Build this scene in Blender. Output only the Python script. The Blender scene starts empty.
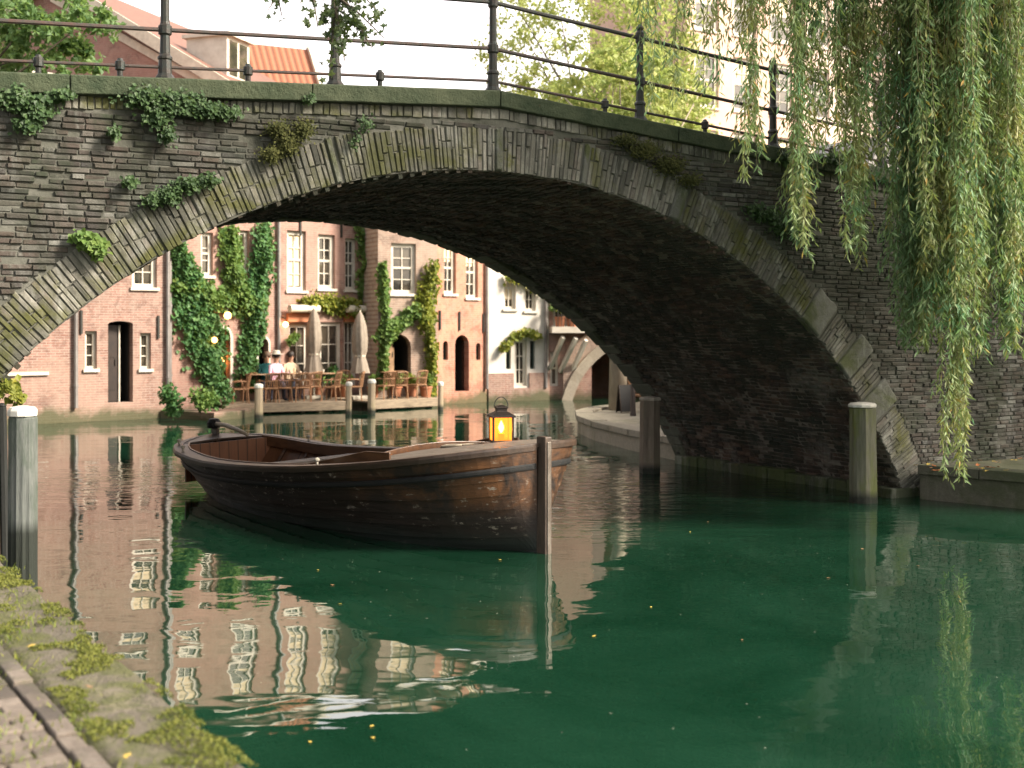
import bpy, math, random
from math import sin, cos, pi, sqrt, atan2, radians
from mathutils import Vector, Matrix
from mathutils.geometry import tessellate_polygon
import numpy as np
random.seed(7)
SC = bpy.context.scene
COL = SC.collection

# ------------------------------------------------------------------ camera
HC, FPX = 2.2, 1200.0          # eye height above the water, focal length in pixels (1024 wide)
cam = bpy.data.cameras.new("camera"); cam_o = bpy.data.objects.new("camera", cam); COL.objects.link(cam_o)
cam_o.location = (0, 0, HC); cam_o.rotation_euler = (radians(90), 0, 0)
cam.sensor_width = 36; cam.lens = 36*FPX/1024; cam.shift_y = -54/1024.0
cam.clip_start = 0.1; cam.clip_end = 3000
cam.dof.use_dof = True; cam.dof.focus_distance = 12.6; cam.dof.aperture_fstop = 1.7
SC.camera = cam_o

# ------------------------------------------------------------------ light
SUN_DIR = Vector((0.78, -0.22, 0.60)).normalized()     # towards the sun
sun_el = math.asin(SUN_DIR.z); sun_az = atan2(SUN_DIR.x, SUN_DIR.y)
w = bpy.data.worlds.new("World"); SC.world = w; w.use_nodes = True
wn = w.node_tree; bg = wn.nodes['Background']
sky = wn.nodes.new('ShaderNodeTexSky'); sky.sky_type = 'NISHITA'; sky.sun_disc = False
sky.sun_elevation = sun_el; sky.sun_rotation = sun_az
sky.air_density = 1.0; sky.dust_density = 5.0; sky.ozone_density = 0.6
# a high thin overcast: milky cloud over the blue, brightest low in the north behind the houses
tc = wn.nodes.new('ShaderNodeTexCoord'); nrm = wn.nodes.new('ShaderNodeVectorMath'); nrm.operation = 'NORMALIZE'
wn.links.new(tc.outputs['Generated'], nrm.inputs[0])
dt = wn.nodes.new('ShaderNodeVectorMath'); dt.operation = 'DOT_PRODUCT'; wn.links.new(nrm.outputs[0], dt.inputs[0])
dt.inputs[1].default_value = Vector((-.05, 1, .30)).normalized()
mr = wn.nodes.new('ShaderNodeMapRange'); mr.interpolation_type = 'SMOOTHSTEP'; wn.links.new(dt.outputs['Value'], mr.inputs[0])
mr.inputs[1].default_value = .55; mr.inputs[2].default_value = .95
cn = wn.nodes.new('ShaderNodeTexNoise'); cn.inputs['Scale'].default_value = 2.2; cn.inputs['Detail'].default_value = 5; wn.links.new(nrm.outputs[0], cn.inputs['Vector'])
cl = wn.nodes.new('ShaderNodeMix'); cl.data_type = 'RGBA'; wn.links.new(cn.outputs['Fac'], cl.inputs[0])
cl.inputs[6].default_value = (1.9, 1.72, 1.58, 1); cl.inputs[7].default_value = (2.5, 2.32, 2.18, 1)
lb = wn.nodes.new('ShaderNodeMix'); lb.data_type = 'RGBA'; wn.links.new(mr.outputs[0], lb.inputs[0])
wn.links.new(cl.outputs[2], lb.inputs[6]); lb.inputs[7].default_value = (5.2, 4.6, 4.3, 1)
sm_ = wn.nodes.new('ShaderNodeMix'); sm_.data_type = 'RGBA'; sm_.inputs[0].default_value = .75
wn.links.new(sky.outputs[0], sm_.inputs[6]); wn.links.new(lb.outputs[2], sm_.inputs[7])
wn.links.new(sm_.outputs[2], bg.inputs[0]); bg.inputs[1].default_value = 0.15
sl = bpy.data.lights.new("sun", 'SUN'); sl.energy = 3.0; sl.angle = radians(14); sl.color = (1, .90, .77)
so = bpy.data.objects.new("sun", sl); COL.objects.link(so)
so.rotation_euler = SUN_DIR.to_track_quat('Z', 'Y').to_euler()
SC.view_settings.view_transform = 'Standard'; SC.view_settings.look = 'None'
SC.view_settings.exposure = 1.92; SC.view_settings.gamma = 1.0
SC.view_settings.use_curve_mapping = False
SC.cycles.max_bounces = 7; SC.cycles.diffuse_bounces = 3; SC.cycles.glossy_bounces = 4
SC.cycles.transmission_bounces = 4; SC.cycles.transparent_max_bounces = 8
SC.cycles.caustics_reflective = False; SC.cycles.caustics_refractive = False
SC.cycles.sample_clamp_indirect = 6
SC.cycles.use_denoising = True

# ------------------------------------------------------------------ helpers
def ray(px): return (px-512)/FPX
def zat(py, Y): return HC-(py-330)*Y/FPX
def at(px, py, Y): return Vector((ray(px)*Y, Y, zat(py, Y)))
def onwater(px, py, z=0.0):
    Y = (HC-z)*FPX/(py-330); return Vector((ray(px)*Y, Y, z))

class MB:
    """collects faces, then becomes ONE mesh object"""
    def __init__(s): s.v = []; s.f = []; s.uv = []; s.hasuv = False
    def add(s, vs, fs, uvs=None):
        n = len(s.v); s.v += [tuple(v) for v in vs]; s.f += [tuple(i+n for i in f) for f in fs]
        if uvs is not None: s.hasuv = True
        s.uv += uvs if uvs is not None else [None]*len(fs)
    def box(s, x0, x1, y0, y1, z0, z1, M=None):
        vs = [Vector(p) for p in ((x0,y0,z0),(x1,y0,z0),(x1,y1,z0),(x0,y1,z0),(x0,y0,z1),(x1,y0,z1),(x1,y1,z1),(x0,y1,z1))]
        if M is not None: vs = [M @ v for v in vs]
        s.add(vs, [(0,3,2,1),(4,5,6,7),(0,1,5,4),(1,2,6,5),(2,3,7,6),(3,0,4,7)])
    def bar(s, a, b, wx, wz=None):
        """square bar from a to b"""
        a, b = Vector(a), Vector(b); wz = wz or wx
        d = (b-a); L = d.length; q = d.to_track_quat('Y', 'Z').to_matrix().to_4x4()
        s.box(-wx/2, wx/2, 0, L, -wz/2, wz/2, Matrix.Translation(a) @ q)
    def tube(s, pts, r, n=8, cap=True):
        pts = [Vector(p) for p in pts]; rs = r if isinstance(r, (list, tuple)) else [r]*len(pts)
        vs = []; fs = []
        up = Vector((0.13, 0.31, 0.94))
        for i, p in enumerate(pts):
            d = (pts[min(i+1, len(pts)-1)] - pts[max(i-1, 0)]).normalized()
            u = d.cross(up); u = u.normalized() if u.length > .05 else d.cross(Vector((1,0,0))).normalized()
            w_ = d.cross(u).normalized()
            for k in range(n):
                a = 2*pi*k/n; vs.append(p + (u*cos(a) + w_*sin(a))*rs[i])
        for i in range(len(pts)-1):
            for k in range(n):
                k2 = (k+1) % n; fs.append((i*n+k, i*n+k2, (i+1)*n+k2, (i+1)*n+k))
        if cap: fs.append(tuple(range(n-1, -1, -1))); fs.append(tuple((len(pts)-1)*n+k for k in range(n)))
        s.add(vs, fs)
    def lathe(s, prof, n=16, c=(0,0,0), cap=True, jit=None):
        vs = []; fs = []; c = Vector(c)
        for r, z in prof:
            for k in range(n):
                a = 2*pi*(k+.5)/n; q = r*(jit(a, z) if jit else 1)
                vs.append(c+Vector((q*cos(a), q*sin(a), z)))
        for i in range(len(prof)-1):
            for k in range(n):
                k2 = (k+1) % n; fs.append((i*n+k, i*n+k2, (i+1)*n+k2, (i+1)*n+k))
        if cap: fs.append(tuple(range(n-1, -1, -1))); fs.append(tuple((len(prof)-1)*n+k for k in range(n)))
        s.add(vs, fs)
    def prism(s, poly, z0, z1):
        n = len(poly); vs = [(x, y, z0) for x, y in poly]+[(x, y, z1) for x, y in poly]
        fs = [(i, (i+1) % n, (i+1) % n+n, i+n) for i in range(n)]
        tr = tessellate_polygon([[Vector((x, y, 0)) for x, y in poly]])
        fs += [tuple(t) for t in tr]; fs += [tuple(i+n for i in t) for t in tr]
        s.add(vs, fs)
    def build(s, name, mat, parent=None, smooth=False, bevel=0, sub=0, recalc=True, solid=0):
        me = bpy.data.meshes.new(name); me.from_pydata(s.v, [], s.f)
        if s.hasuv:
            l = me.uv_layers.new(name='UVMap'); i = 0
            for f, u in zip(s.f, s.uv):
                for k in range(len(f)):
                    l.data[i].uv = u[k] if u is not None else (0, 0)
                    i += 1
        me.validate(); me.update()
        if recalc:
            import bmesh
            bm = bmesh.new(); bm.from_mesh(me); bmesh.ops.recalc_face_normals(bm, faces=bm.faces); bm.to_mesh(me); bm.free()
        if smooth: me.shade_smooth()
        me.materials.append(mat)
        o = bpy.data.objects.new(name, me); COL.objects.link(o)
        if parent is not None: o.parent = parent
        if solid:
            m = o.modifiers.new('s', 'SOLIDIFY'); m.thickness = solid; m.offset = 0
        if bevel:
            m = o.modifiers.new('b', 'BEVEL'); m.width = bevel; m.segments = 2; m.limit_method = 'ANGLE'
        if sub:
            m = o.modifiers.new('u', 'SUBSURF'); m.levels = sub; m.render_levels = sub
        return o

def tag(o, label=None, cat=None, group=None, kind=None):
    if label: o['label'] = label
    if cat: o['category'] = cat
    if group: o['group'] = group
    if kind: o['kind'] = kind
    return o
def thing(name, label, cat, loc=(0,0,0), rz=0, group=None):
    o = bpy.data.objects.new(name, None); o.empty_display_size = .2; COL.objects.link(o)
    o.location = loc; o.rotation_euler = (0, 0, rz); return tag(o, label, cat, group)
def copy_tree(o, parent=None):
    c = o.copy(); COL.objects.link(c)
    if parent is not None: c.parent = parent
    for ch in [q for q in KIDS.get(o.name, [])]: pass
    for ch in list(o.children): copy_tree(ch, c)
    return c
KIDS = {}

# ---- materials
def newmat(name):
    m = bpy.data.materials.new(name); m.use_nodes = True
    return m, m.node_tree, m.node_tree.nodes['Principled BSDF']
def N(nt, t, **kw):
    n = nt.nodes.new(t)
    for k, v in kw.items(): setattr(n, k, v)
    return n
def noise(nt, vec, scale, detail=4, rough=.6, dist=0):
    n = N(nt, 'ShaderNodeTexNoise'); n.inputs['Scale'].default_value = scale; n.inputs['Detail'].default_value = detail
    n.inputs['Roughness'].default_value = rough; n.inputs['Distortion'].default_value = dist
    if vec is not None: nt.links.new(vec, n.inputs['Vector'])
    return n.outputs['Fac']
def ramp(nt, fac, stops, interp='LINEAR'):
    r = N(nt, 'ShaderNodeValToRGB'); cr = r.color_ramp; cr.interpolation = interp
    while len(cr.elements) < len(stops): cr.elements.new(.5)
    for e, (p, c) in zip(cr.elements, stops):
        e.position = p; e.color = (c, c, c, 1) if isinstance(c, (int, float)) else (*c, 1)
    nt.links.new(fac, r.inputs[0]); return r.outputs[0]
def mix(nt, fac, a, b, mode='MIX'):
    m = N(nt, 'ShaderNodeMix', data_type='RGBA', blend_type=mode)
    for s, v in ((m.inputs[0], fac), (m.inputs[6], a), (m.inputs[7], b)):
        if hasattr(v, 'is_output'): nt.links.new(v, s)
        elif isinstance(v, (int, float)): s.default_value = v
        else: s.default_value = (*v, 1)
    return m.outputs[2]
def mathn(nt, op, a, b=0.0, clamp=False):
    m = N(nt, 'ShaderNodeMath', operation=op); m.use_clamp = clamp
    for s, v in ((m.inputs[0], a), (m.inputs[1], b)):
        if hasattr(v, 'is_output'): nt.links.new(v, s)
        else: s.default_value = v
    return m.outputs[0]
def bump(nt, bsdf, h, strength=.5, dist=.01, prev=None):
    b = N(nt, 'ShaderNodeBump'); b.inputs['Strength'].default_value = strength; b.inputs['Distance'].default_value = dist
    nt.links.new(h, b.inputs['Height'])
    if prev is not None: nt.links.new(prev, b.inputs['Normal'])
    nt.links.new(b.outputs[0], bsdf.inputs['Normal']); return b.outputs[0]
def objvec(nt, xz=False, scale=None):
    t = N(nt, 'ShaderNodeTexCoord'); o = t.outputs['Object']
    if xz:
        s = N(nt, 'ShaderNodeSeparateXYZ'); nt.links.new(o, s.inputs[0])
        c = N(nt, 'ShaderNodeCombineXYZ'); nt.links.new(s.outputs[0], c.inputs[0]); nt.links.new(s.outputs[2], c.inputs[1])
        return c.outputs[0]
    if scale:
        mp = N(nt, 'ShaderNodeMapping'); mp.inputs['Scale'].default_value = scale; nt.links.new(o, mp.inputs[0]); return mp.outputs[0]
    return o
def plain(name, c1, c2=None, rough=.6, sc=6, bs=.2, metal=0, stretch=None, coat=0, spec=.5, bd=.01):
    m, nt, b = newmat(name); v = objvec(nt, scale=stretch)
    if c2 is None: c2 = tuple(x*.72 for x in c1)
    f = noise(nt, v, sc, 6, .65)
    nt.links.new(mix(nt, ramp(nt, f, [(.32, 0.), (.68, 1.)]), c1, c2), b.inputs['Base Color'])
    b.inputs['Roughness'].default_value = rough; b.inputs['Metallic'].default_value = metal
    b.inputs['Specular IOR Level'].default_value = spec
    if coat: b.inputs['Coat Weight'].default_value = coat; b.inputs['Coat Roughness'].default_value = .25
    if bs: bump(nt, b, noise(nt, v, sc*5, 5, .7), bs, bd)
    return m
def brickmat(name, c1, c2, mortar, dirt=(.12,.11,.08), dirtamt=.6, uv=False, bw=.21, bh=.062, wash=None, bs=.5, rough=.88, lowmoss=0):
    m, nt, b = newmat(name)
    if uv: t = N(nt, 'ShaderNodeTexCoord'); v = t.outputs['UV']
    else: v = objvec(nt, xz=True)
    br = N(nt, 'ShaderNodeTexBrick'); br.inputs['Scale'].default_value = 1
    br.inputs['Brick Width'].default_value = bw; br.inputs['Row Height'].default_value = bh
    br.inputs['Mortar Size'].default_value = .007; br.inputs['Mortar Smooth'].default_value = .3
    br.inputs['Color1'].default_value = (*c1, 1); br.inputs['Color2'].default_value = (*c2, 1); br.inputs['Mortar'].default_value = (*mortar, 1)
    nt.links.new(v, br.inputs['Vector'])
    o3 = objvec(nt)
    n1 = noise(nt, o3, .9, 8, .68, .4); n2 = noise(nt, o3, 5.5, 6, .7)
    col = mix(nt, ramp(nt, n1, [(.42, 0.), (.66, dirtamt)]), br.outputs['Color'], dirt)
    col = mix(nt, ramp(nt, n2, [(.35, .0), (.75, .6)]), col, mix(nt, .55, c2, (.5,.45,.38)))
    col = mix(nt, ramp(nt, noise(nt, o3, 2.6, 7, .78, .7), [(.50, 0.), (.62, .55)]), col, tuple(x*.55 for x in c2))
    if wash: col = mix(nt, ramp(nt, noise(nt, o3, .6, 7, .7, .8), [(.46, 0.), (.56, wash[1])]), col, wash[0])
    if lowmoss:
        s = N(nt, 'ShaderNodeSeparateXYZ'); nt.links.new(o3, s.inputs[0])
        zz = mathn(nt, 'ADD', s.outputs[2], mathn(nt, 'MULTIPLY', n1, -.9))
        col = mix(nt, ramp(nt, mathn(nt, 'ADD', zz, .35), [(lowmoss-.12, .85), (lowmoss+.16, 0.)]), col, (.055,.065,.025))
    nt.links.new(col, b.inputs['Base Color']); b.inputs['Roughness'].default_value = rough
    h = mathn(nt, 'ADD', mathn(nt, 'MULTIPLY', br.outputs['Fac'], -1.), mathn(nt, 'MULTIPLY', n2, .9))
    bump(nt, b, h, bs, .012)
    return m
def island(nt):
    g = N(nt, 'ShaderNodeNewGeometry'); return g.outputs['Random Per Island']
def stonemat(name, stops, moss=(.07,.085,.02), mossamt=.8, mlo=.5, light=(.42,.42,.36), lightamt=.5, rough=.9, bs=.7, topmoss=0, stain=0):
    """separately laid bricks or stones: each one its own tint, lichen and moss growing over them"""
    m, nt, b = newmat(name); o3 = objvec(nt)
    col = ramp(nt, island(nt), stops)
    n2 = noise(nt, o3, 14, 6, .75); n1 = noise(nt, o3, 1.1, 8, .7, .6)
    n3 = noise(nt, objvec(nt, scale=(1, 1, .35)), 2.3, 8, .75, .5)
    col = mix(nt, ramp(nt, n2, [(.3, 0.), (.8, .65)]), col, tuple(x*.35 for x in stops[len(stops)//2][1]))
    col = mix(nt, ramp(nt, n3, [(.52, 0.), (.66, lightamt)]), col, light)
    col = mix(nt, ramp(nt, n1, [(mlo, 0.), (mlo+.13, mossamt)]), col, mix(nt, n2, moss, tuple(x*.4 for x in moss)))
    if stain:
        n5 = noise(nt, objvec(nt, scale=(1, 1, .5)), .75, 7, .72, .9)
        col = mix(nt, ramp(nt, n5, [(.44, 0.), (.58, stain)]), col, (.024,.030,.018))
    if topmoss:
        g = N(nt, 'ShaderNodeNewGeometry'); s = N(nt, 'ShaderNodeSeparateXYZ'); nt.links.new(g.outputs['Normal'], s.inputs[0])
        col = mix(nt, mathn(nt, 'MULTIPLY', ramp(nt, s.outputs[2], [(.3, 0.), (.8, topmoss)]), ramp(nt, n3, [(.4, 0.), (.55, 1.)])), col, (.1,.12,.03))
    nt.links.new(col, b.inputs['Base Color']); b.inputs['Roughness'].default_value = rough
    bump(nt, b, mathn(nt, 'ADD', n2, mathn(nt, 'MULTIPLY', noise(nt, o3, 50, 4, .7), .5)), bs, .015)
    return m
def leafmat(name, stops, trans=.35, rough=.55):
    m, nt, b = newmat(name)
    t = island(nt); c = ramp(nt, t, stops)
    c = mix(nt, ramp(nt, noise(nt, objvec(nt), 1.7, 4), [(.35, 0.), (.7, .45)]), c, tuple(x*1.25 for x in stops[-1][1]))
    nt.links.new(c, b.inputs['Base Color']); b.inputs['Roughness'].default_value = rough
    b.inputs['Specular IOR Level'].default_value = .35
    tr = N(nt, 'ShaderNodeBsdfTranslucent'); nt.links.new(mix(nt, .35, c, (.36,.5,.08)), tr.inputs[0])
    ms = N(nt, 'ShaderNodeMixShader'); ms.inputs[0].default_value = trans
    nt.links.new(b.outputs[0], ms.inputs[1]); nt.links.new(tr.outputs[0], ms.inputs[2])
    nt.links.new(ms.outputs[0], nt.nodes['Material Output'].inputs[0]); return m
def emitmat(name, col, strength):
    m, nt, b = newmat(name); b.inputs['Base Color'].default_value = (*col, 1)
    b.inputs['Emission Color'].default_value = (*col, 1); b.inputs['Emission Strength'].default_value = strength; return m

M = {}
M['white'] = plain('white_paint', (.66,.61,.52), (.48,.43,.35), .55, 3, .15)
M['cream'] = plain('cream_paint', (.72,.66,.52), (.5,.45,.35), .6, 4, .15)
M['greenpaint'] = plain('dark_green_paint', (.02,.045,.035), (.012,.025,.02), .4, 8, .1)
M['darkwood'] = plain('dark_door_wood', (.03,.018,.012), (.015,.01,.007), .5, 8, .2)
M['interior'] = plain('dark_interior', (.02,.016,.013), (.01,.008,.007), .9, 3, 0)
M['iron'] = plain('railing_iron', (.018,.030,.026), (.035,.024,.018), .5, 20, .3, metal=.2)
M['zinc'] = plain('zinc_pipe', (.30,.28,.26), (.2,.18,.17), .45, 3, .1, metal=.5)
M['whitestone'] = plain('pale_stone', (.5,.46,.38), (.32,.29,.23), .8, 3, .3)
M['awning'] = plain('terracotta_board', (.45,.17,.07), (.35,.13,.06), .7, 5, .1)
M['parasol'] = plain('parasol_cloth', (.27,.225,.175), (.2,.165,.125), .85, 9, .3)
M['rattan'] = plain('rattan', (.33,.17,.08), (.19,.095,.045), .6, 40, .5)
M['tablewood'] = plain('table_wood', (.35,.22,.12), (.22,.13,.07), .5, 9, .2)
M['deckwood'] = plain('deck_timber', (.32,.25,.17), (.17,.13,.09), .8, 5, .4, stretch=(1,1,6))
M['terracotta'] = plain('terracotta', (.4,.16,.08), (.3,.12,.06), .8, 6, .2)
M['black'] = plain('black_board', (.012,.012,.012), (.02,.02,.02), .6, 6, .05)
M['roofred'] = None
g, nt, b = newmat('window_glass')
nt.links.new(mix(nt, ramp(nt, noise(nt, objvec(nt), 1.3, 3), [(.4, 0.), (.6, 1.)]), (.02,.02,.018), (.09,.075,.055)), b.inputs['Base Color'])
b.inputs['Roughness'].default_value = .06; b.inputs['Specular IOR Level'].default_value = .9
b.inputs['IOR'].default_value = 1.7
bump(nt, b, noise(nt, objvec(nt), 2.5, 2), .08, .02)
M['glass'] = g
M['curtain'] = plain('pale_blind', (.75,.62,.42), (.6,.48,.32), .8, 5, .05)
# ------------------------------------------------------------------ the setting
M['ground'] = plain('earth', (.12,.1,.07), (.08,.08,.05), .95, 1, .3)
g = MB(); g.add([(-1500,-1500,-2.0),(1500,-1500,-2.0),(1500,1500,-2.0),(-1500,1500,-2.0)], [(0,1,2,3)])
tag(g.build('ground', M['ground']), kind='structure')

# water: a green canal, glossy, with lazy ripples, livelier around the boat's wake
m, nt, b = newmat('canal_water')
pos = objvec(nt)
b.inputs['Base Color'].default_value = (.005,.036,.020,1)
nt.links.new(mix(nt, ramp(nt, noise(nt, pos, .45, 6, .65, .6), [(.35, 0.), (.65, 1.)]), (.003,.021,.010), (.0085,.037,.020)), b.inputs['Base Color'])
b.inputs['Roughness'].default_value = .015; b.inputs['IOR'].default_value = 2.1
b.inputs['Specular IOR Level'].default_value = .5
def wmask(cx, cy, r0, r1):
    d = N(nt, 'ShaderNodeVectorMath', operation='DISTANCE'); nt.links.new(pos, d.inputs[0]); d.inputs[1].default_value = (cx, cy, 0)
    return ramp(nt, mathn(nt, 'DIVIDE', d.outputs['Value'], r1), [(r0/r1, 1.), (1., 0.)])
mp1 = objvec(nt, scale=(.55, 1.0, 1))
n_big = noise(nt, mp1, .55, 2, .5, .3); n_mid = noise(nt, objvec(nt, scale=(1, 1.5, 1)), 1.6, 2, .5, .4); n_small = noise(nt, objvec(nt, scale=(.5, 1.4, 1)), 6.5, 3, .55, .2)
n_chop = noise(nt, objvec(nt, scale=(.5, 1.7, 1)), 3.2, 3, .55, .4)
wk = mathn(nt, 'MAXIMUM', wmask(1.9, 16.0, 1.6, 4.2), mathn(nt, 'MULTIPLY', wmask(-5.2, 17.5, .6, 3.5), .75))
far = wmask(-3, 26, 5.0, 15)
calm = mathn(nt, 'ADD', .30, mathn(nt, 'MULTIPLY', far, .5))
h = mathn(nt, 'ADD', mathn(nt, 'MULTIPLY', n_big, .9), mathn(nt, 'MULTIPLY', n_mid, .13))
h = mathn(nt, 'ADD', h, mathn(nt, 'MULTIPLY', mathn(nt, 'MULTIPLY', n_small, .022), calm))
h = mathn(nt, 'ADD', h, mathn(nt, 'MULTIPLY', mathn(nt, 'MULTIPLY', n_chop, wk), .9))
bump(nt, b, h, 1.0, .032)
M['water'] = m
wtr = MB(); wtr.add([(-60,-30,0),(60,-30,0),(60,60,0),(-60,60,0)], [(0,1,2,3)])
tag(wtr.build('canal_water', M['water']), kind='structure')

# ------------------------------------------------------------------ the stone bridge
U = Vector((.8740, .4865, 0)).normalized(); V = Vector((-U.y, U.x, 0))
P0 = Vector((5.17, 15.8, 0)); BC = P0 - U*6.1          # centre of the arch on the near face
BANG = atan2(U.y, U.x)
RA, ZC, TH, BW = 6.72, -2.82, .46, 4.8
def bw(x): return max(4.0, min(8.0, 6.3-.246*x))     # the bridge widens to the left
def bridge_loc(px, y_off=0.0):
    r = ray(px); O = BC + V*y_off
    return (r*O.y-O.x)/(U.x-r*U.y)
def bx(px, py, off=0.0):
    s = bridge_loc(px, off); Y = (BC+U*s+V*off).y; return s, zat(py, Y)
def ctop(x): return 4.75 - (.064*abs(x) if x < 0 else .081*x if x < 7 else .081*7)
bridge = thing('stone_bridge', 'old mossy brick arch bridge with iron railing spanning the canal above the boat', 'bridge', BC, BANG)
XL, XR = -10.5, 11.0
brick_stops = [(0, (.028,.027,.026)), (.2, (.105,.078,.062)), (.4, (.048,.046,.044)), (.6, (.14,.125,.105)), (.75, (.085,.06,.05)), (.9, (.17,.165,.145)), (1, (.26,.255,.23))]
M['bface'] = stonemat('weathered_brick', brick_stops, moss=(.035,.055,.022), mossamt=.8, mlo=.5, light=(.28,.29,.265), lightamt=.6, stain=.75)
ring_stops = [(0, (.075,.073,.062)), (.3, (.24,.23,.19)), (.55, (.125,.12,.10)), (.8, (.34,.325,.275)), (1, (.18,.155,.13))]
M['ring'] = stonemat('arch_ring_brick', ring_stops, moss=(.135,.14,.018), mossamt=.85, mlo=.485, light=(.42,.42,.37), lightamt=.7, stain=.45)
M['bigstone'] = stonemat('hewn_stone', [(0, (.12,.122,.105)), (1, (.19,.19,.165))], moss=(.09,.11,.02), mossamt=.8, mlo=.46, light=(.42,.43,.38), lightamt=.8, bs=1)
M['mortar'] = plain('old_mortar', (.15,.148,.125), (.055,.058,.043), .95, 1.8, .9, bd=.02)
M['vault'] = brickmat('vault_brick', (.17,.10,.068), (.06,.045,.036), (.26,.24,.19), dirt=(.022,.034,.024), dirtamt=.75, uv=True, bw=.23, bh=.065, bs=1.0, wash=((.26,.24,.20), .5))
M['coping'] = plain('mossy_coping', (.085,.10,.055), (.028,.045,.02), .88, 3.5, 1.0, bd=.03)

def arch_pts(r, n=72):
    a0 = math.acos((-ZC-.9)/r)                     # go down to z = -0.9
    return [(r*sin(-a0+2*a0*i/n), ZC+r*cos(-a0+2*a0*i/n)) for i in range(n+1)]
ap = arch_pts(RA)
def face_poly(y, mb):
    top = [(XR, ctop(XR)-.14), (7, ctop(7)-.14), (0, ctop(0)-.14), (XL, ctop(XL)-.14)]
    poly = [(XL, -.9)] + ap + [(XR, -.9)] + top
    tr = tessellate_polygon([[Vector((x, z, 0)) for x, z in poly]])
    mb.add([(x, y if y < 1 else bw(x), z) for x, z in poly], [tuple(t) for t in tr])
back = MB(); face_poly(.009, back)
back.build('mortar_bed', M['mortar'], bridge)
rear = MB(); face_poly(BW, rear)
M['rearface'] = brickmat('rear_face_brick', (.2,.13,.1), (.14,.1,.08), (.22,.2,.16), bs=.7)
rear.build('rear_wall', M['rearface'], bridge)
# vault: displaced barrel with brick courses running along the barrel
vt = MB(); na, ny = 120, 40; vs = []; arcs = []
a0 = math.acos((-ZC-.9)/RA)
for i in range(na+1):
    a = -a0+2*a0*i/na
    for j in range(ny+1):
        y = bw(RA*sin(a))*j/ny
        q = .022*sin(a*37+y*3.1)*sin(y*5.3+a*11)+.02*sin(a*9+y*1.7)+random.uniform(-.01, .01)
        if j in (0, ny): q = 0
        vs.append(((RA+q)*sin(a), y, ZC+(RA+q)*cos(a)))
fs = []; uvs = []
for i in range(na):
    for j in range(ny):
        p = i*(ny+1)+j; fs.append((p, p+1, p+ny+2, p+ny+1))
        u0, u1 = 6.0*j/ny, 6.0*(j+1)/ny; v0, v1 = RA*2*a0*i/na, RA*2*a0*(i+1)/na
        uvs.append([(u0, v0), (u1, v0), (u1, v1), (u0, v1)])
vt.add(vs, fs, uvs); # lime deposits weeping out of the joints
vnt = M['vault'].node_tree; vb = vnt.nodes['Principled BSDF']; vcol = vb.inputs['Base Color'].links[0].from_socket
uvn = N(vnt, 'ShaderNodeTexCoord'); um = N(vnt, 'ShaderNodeMapping'); um.inputs['Scale'].default_value = (1.2, .5, 1); vnt.links.new(uvn.outputs['UV'], um.inputs[0])
um2 = N(vnt, 'ShaderNodeMapping'); um2.inputs['Scale'].default_value = (9, 1.6, 1); vnt.links.new(uvn.outputs['UV'], um2.inputs[0])
lm = mathn(vnt, 'MULTIPLY', ramp(vnt, noise(vnt, um.outputs[0], 1.3, 3), [(.56, 0.), (.64, 1.)]), ramp(vnt, noise(vnt, um2.outputs[0], 2.0, 4, .6), [(.55, 0.), (.62, .8)]))
vnt.links.new(mix(vnt, lm, vcol, (.42,.42,.36)), vb.inputs['Base Color'])
vt.build('vault', M['vault'], bridge, smooth=True)

def place_on_vault(vs, r): pass
def brick(mb, cx, cz, hw, hh, ang=0, y0=-.0, y1=.06, j=.006):
    """one laid brick with soft irregular face"""
    ca, sa = cos(ang), sin(ang); f = random.uniform(-.014, .008)+y0; vs = []
    for (dx, dz, yy) in ((-1,-1,1),(1,-1,1),(1,1,1),(-1,1,1)):
        vs.append((dx*hw, y1, dz*hh))
    e = min(.007, hh*.3)
    for (dx, dz) in ((-1,-1),(1,-1),(1,1),(-1,1)):
        vs.append((dx*hw+random.uniform(-j, j), f+.012, dz*hh+random.uniform(-j, j)*.6))
    for (dx, dz) in ((-1,-1),(1,-1),(1,1),(-1,1)):
        vs.append((dx*(hw-e)+random.uniform(-j, j), f+random.uniform(-.003, .003), dz*(hh-e)+random.uniform(-j, j)*.6))
    vs = [(cx+x*ca+z*sa, y, cz-x*sa+z*ca) for x, y, z in vs]
    fs = [(8,9,10,11)]
    for k in range(4):
        k2 = (k+1) % 4; fs += [(k, k2, k2+4, k+4), (k+4, k2+4, k2+8, k+8)]
    mb.add(vs, fs)
# the barrel's own brick courses, each brick laid, running along the barrel
vb_ = MB(); arc = -a0*RA; top_ = a0*RA; row = 0
while arc < top_:
    hh = random.uniform(.026, .030); am = (arc+hh)/RA; arc += 2*hh+.012; L_end = bw(RA*sin(am))-.02; y = .01+(.11 if row % 2 else 0); row += 1
    ca, sa = cos(am), sin(am)
    while y < L_end-.05:
        L = min(random.choice((.2, .21, .1, .22)), L_end-y); y0_, y1_ = y, y+L-.011; y += L
        if random.random() < .02: continue
        q0 = .022*sin(am*37+y*3.1)*sin(y*5.3+am*11)+.02*sin(am*9+y*1.7)
        rr = RA+q0-.012-random.uniform(-.008, .012)-(.02 if random.random() < .05 else 0); vs = []
        for (r_, e) in ((RA+.05, 0), (rr, .006)):
            for (yy, tt) in ((y0_+e, -hh+e), (y1_-e, -hh+e), (y1_-e, hh-e), (y0_+e, hh-e)):
                j = random.uniform(-.003, .003); vs.append((r_*sa+tt*ca, yy+j, ZC+r_*ca-tt*sa))
        vb_.add(vs, [(4,5,6,7), (0,1,5,4), (1,2,6,5), (2,3,7,6), (3,0,4,7)])
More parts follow.
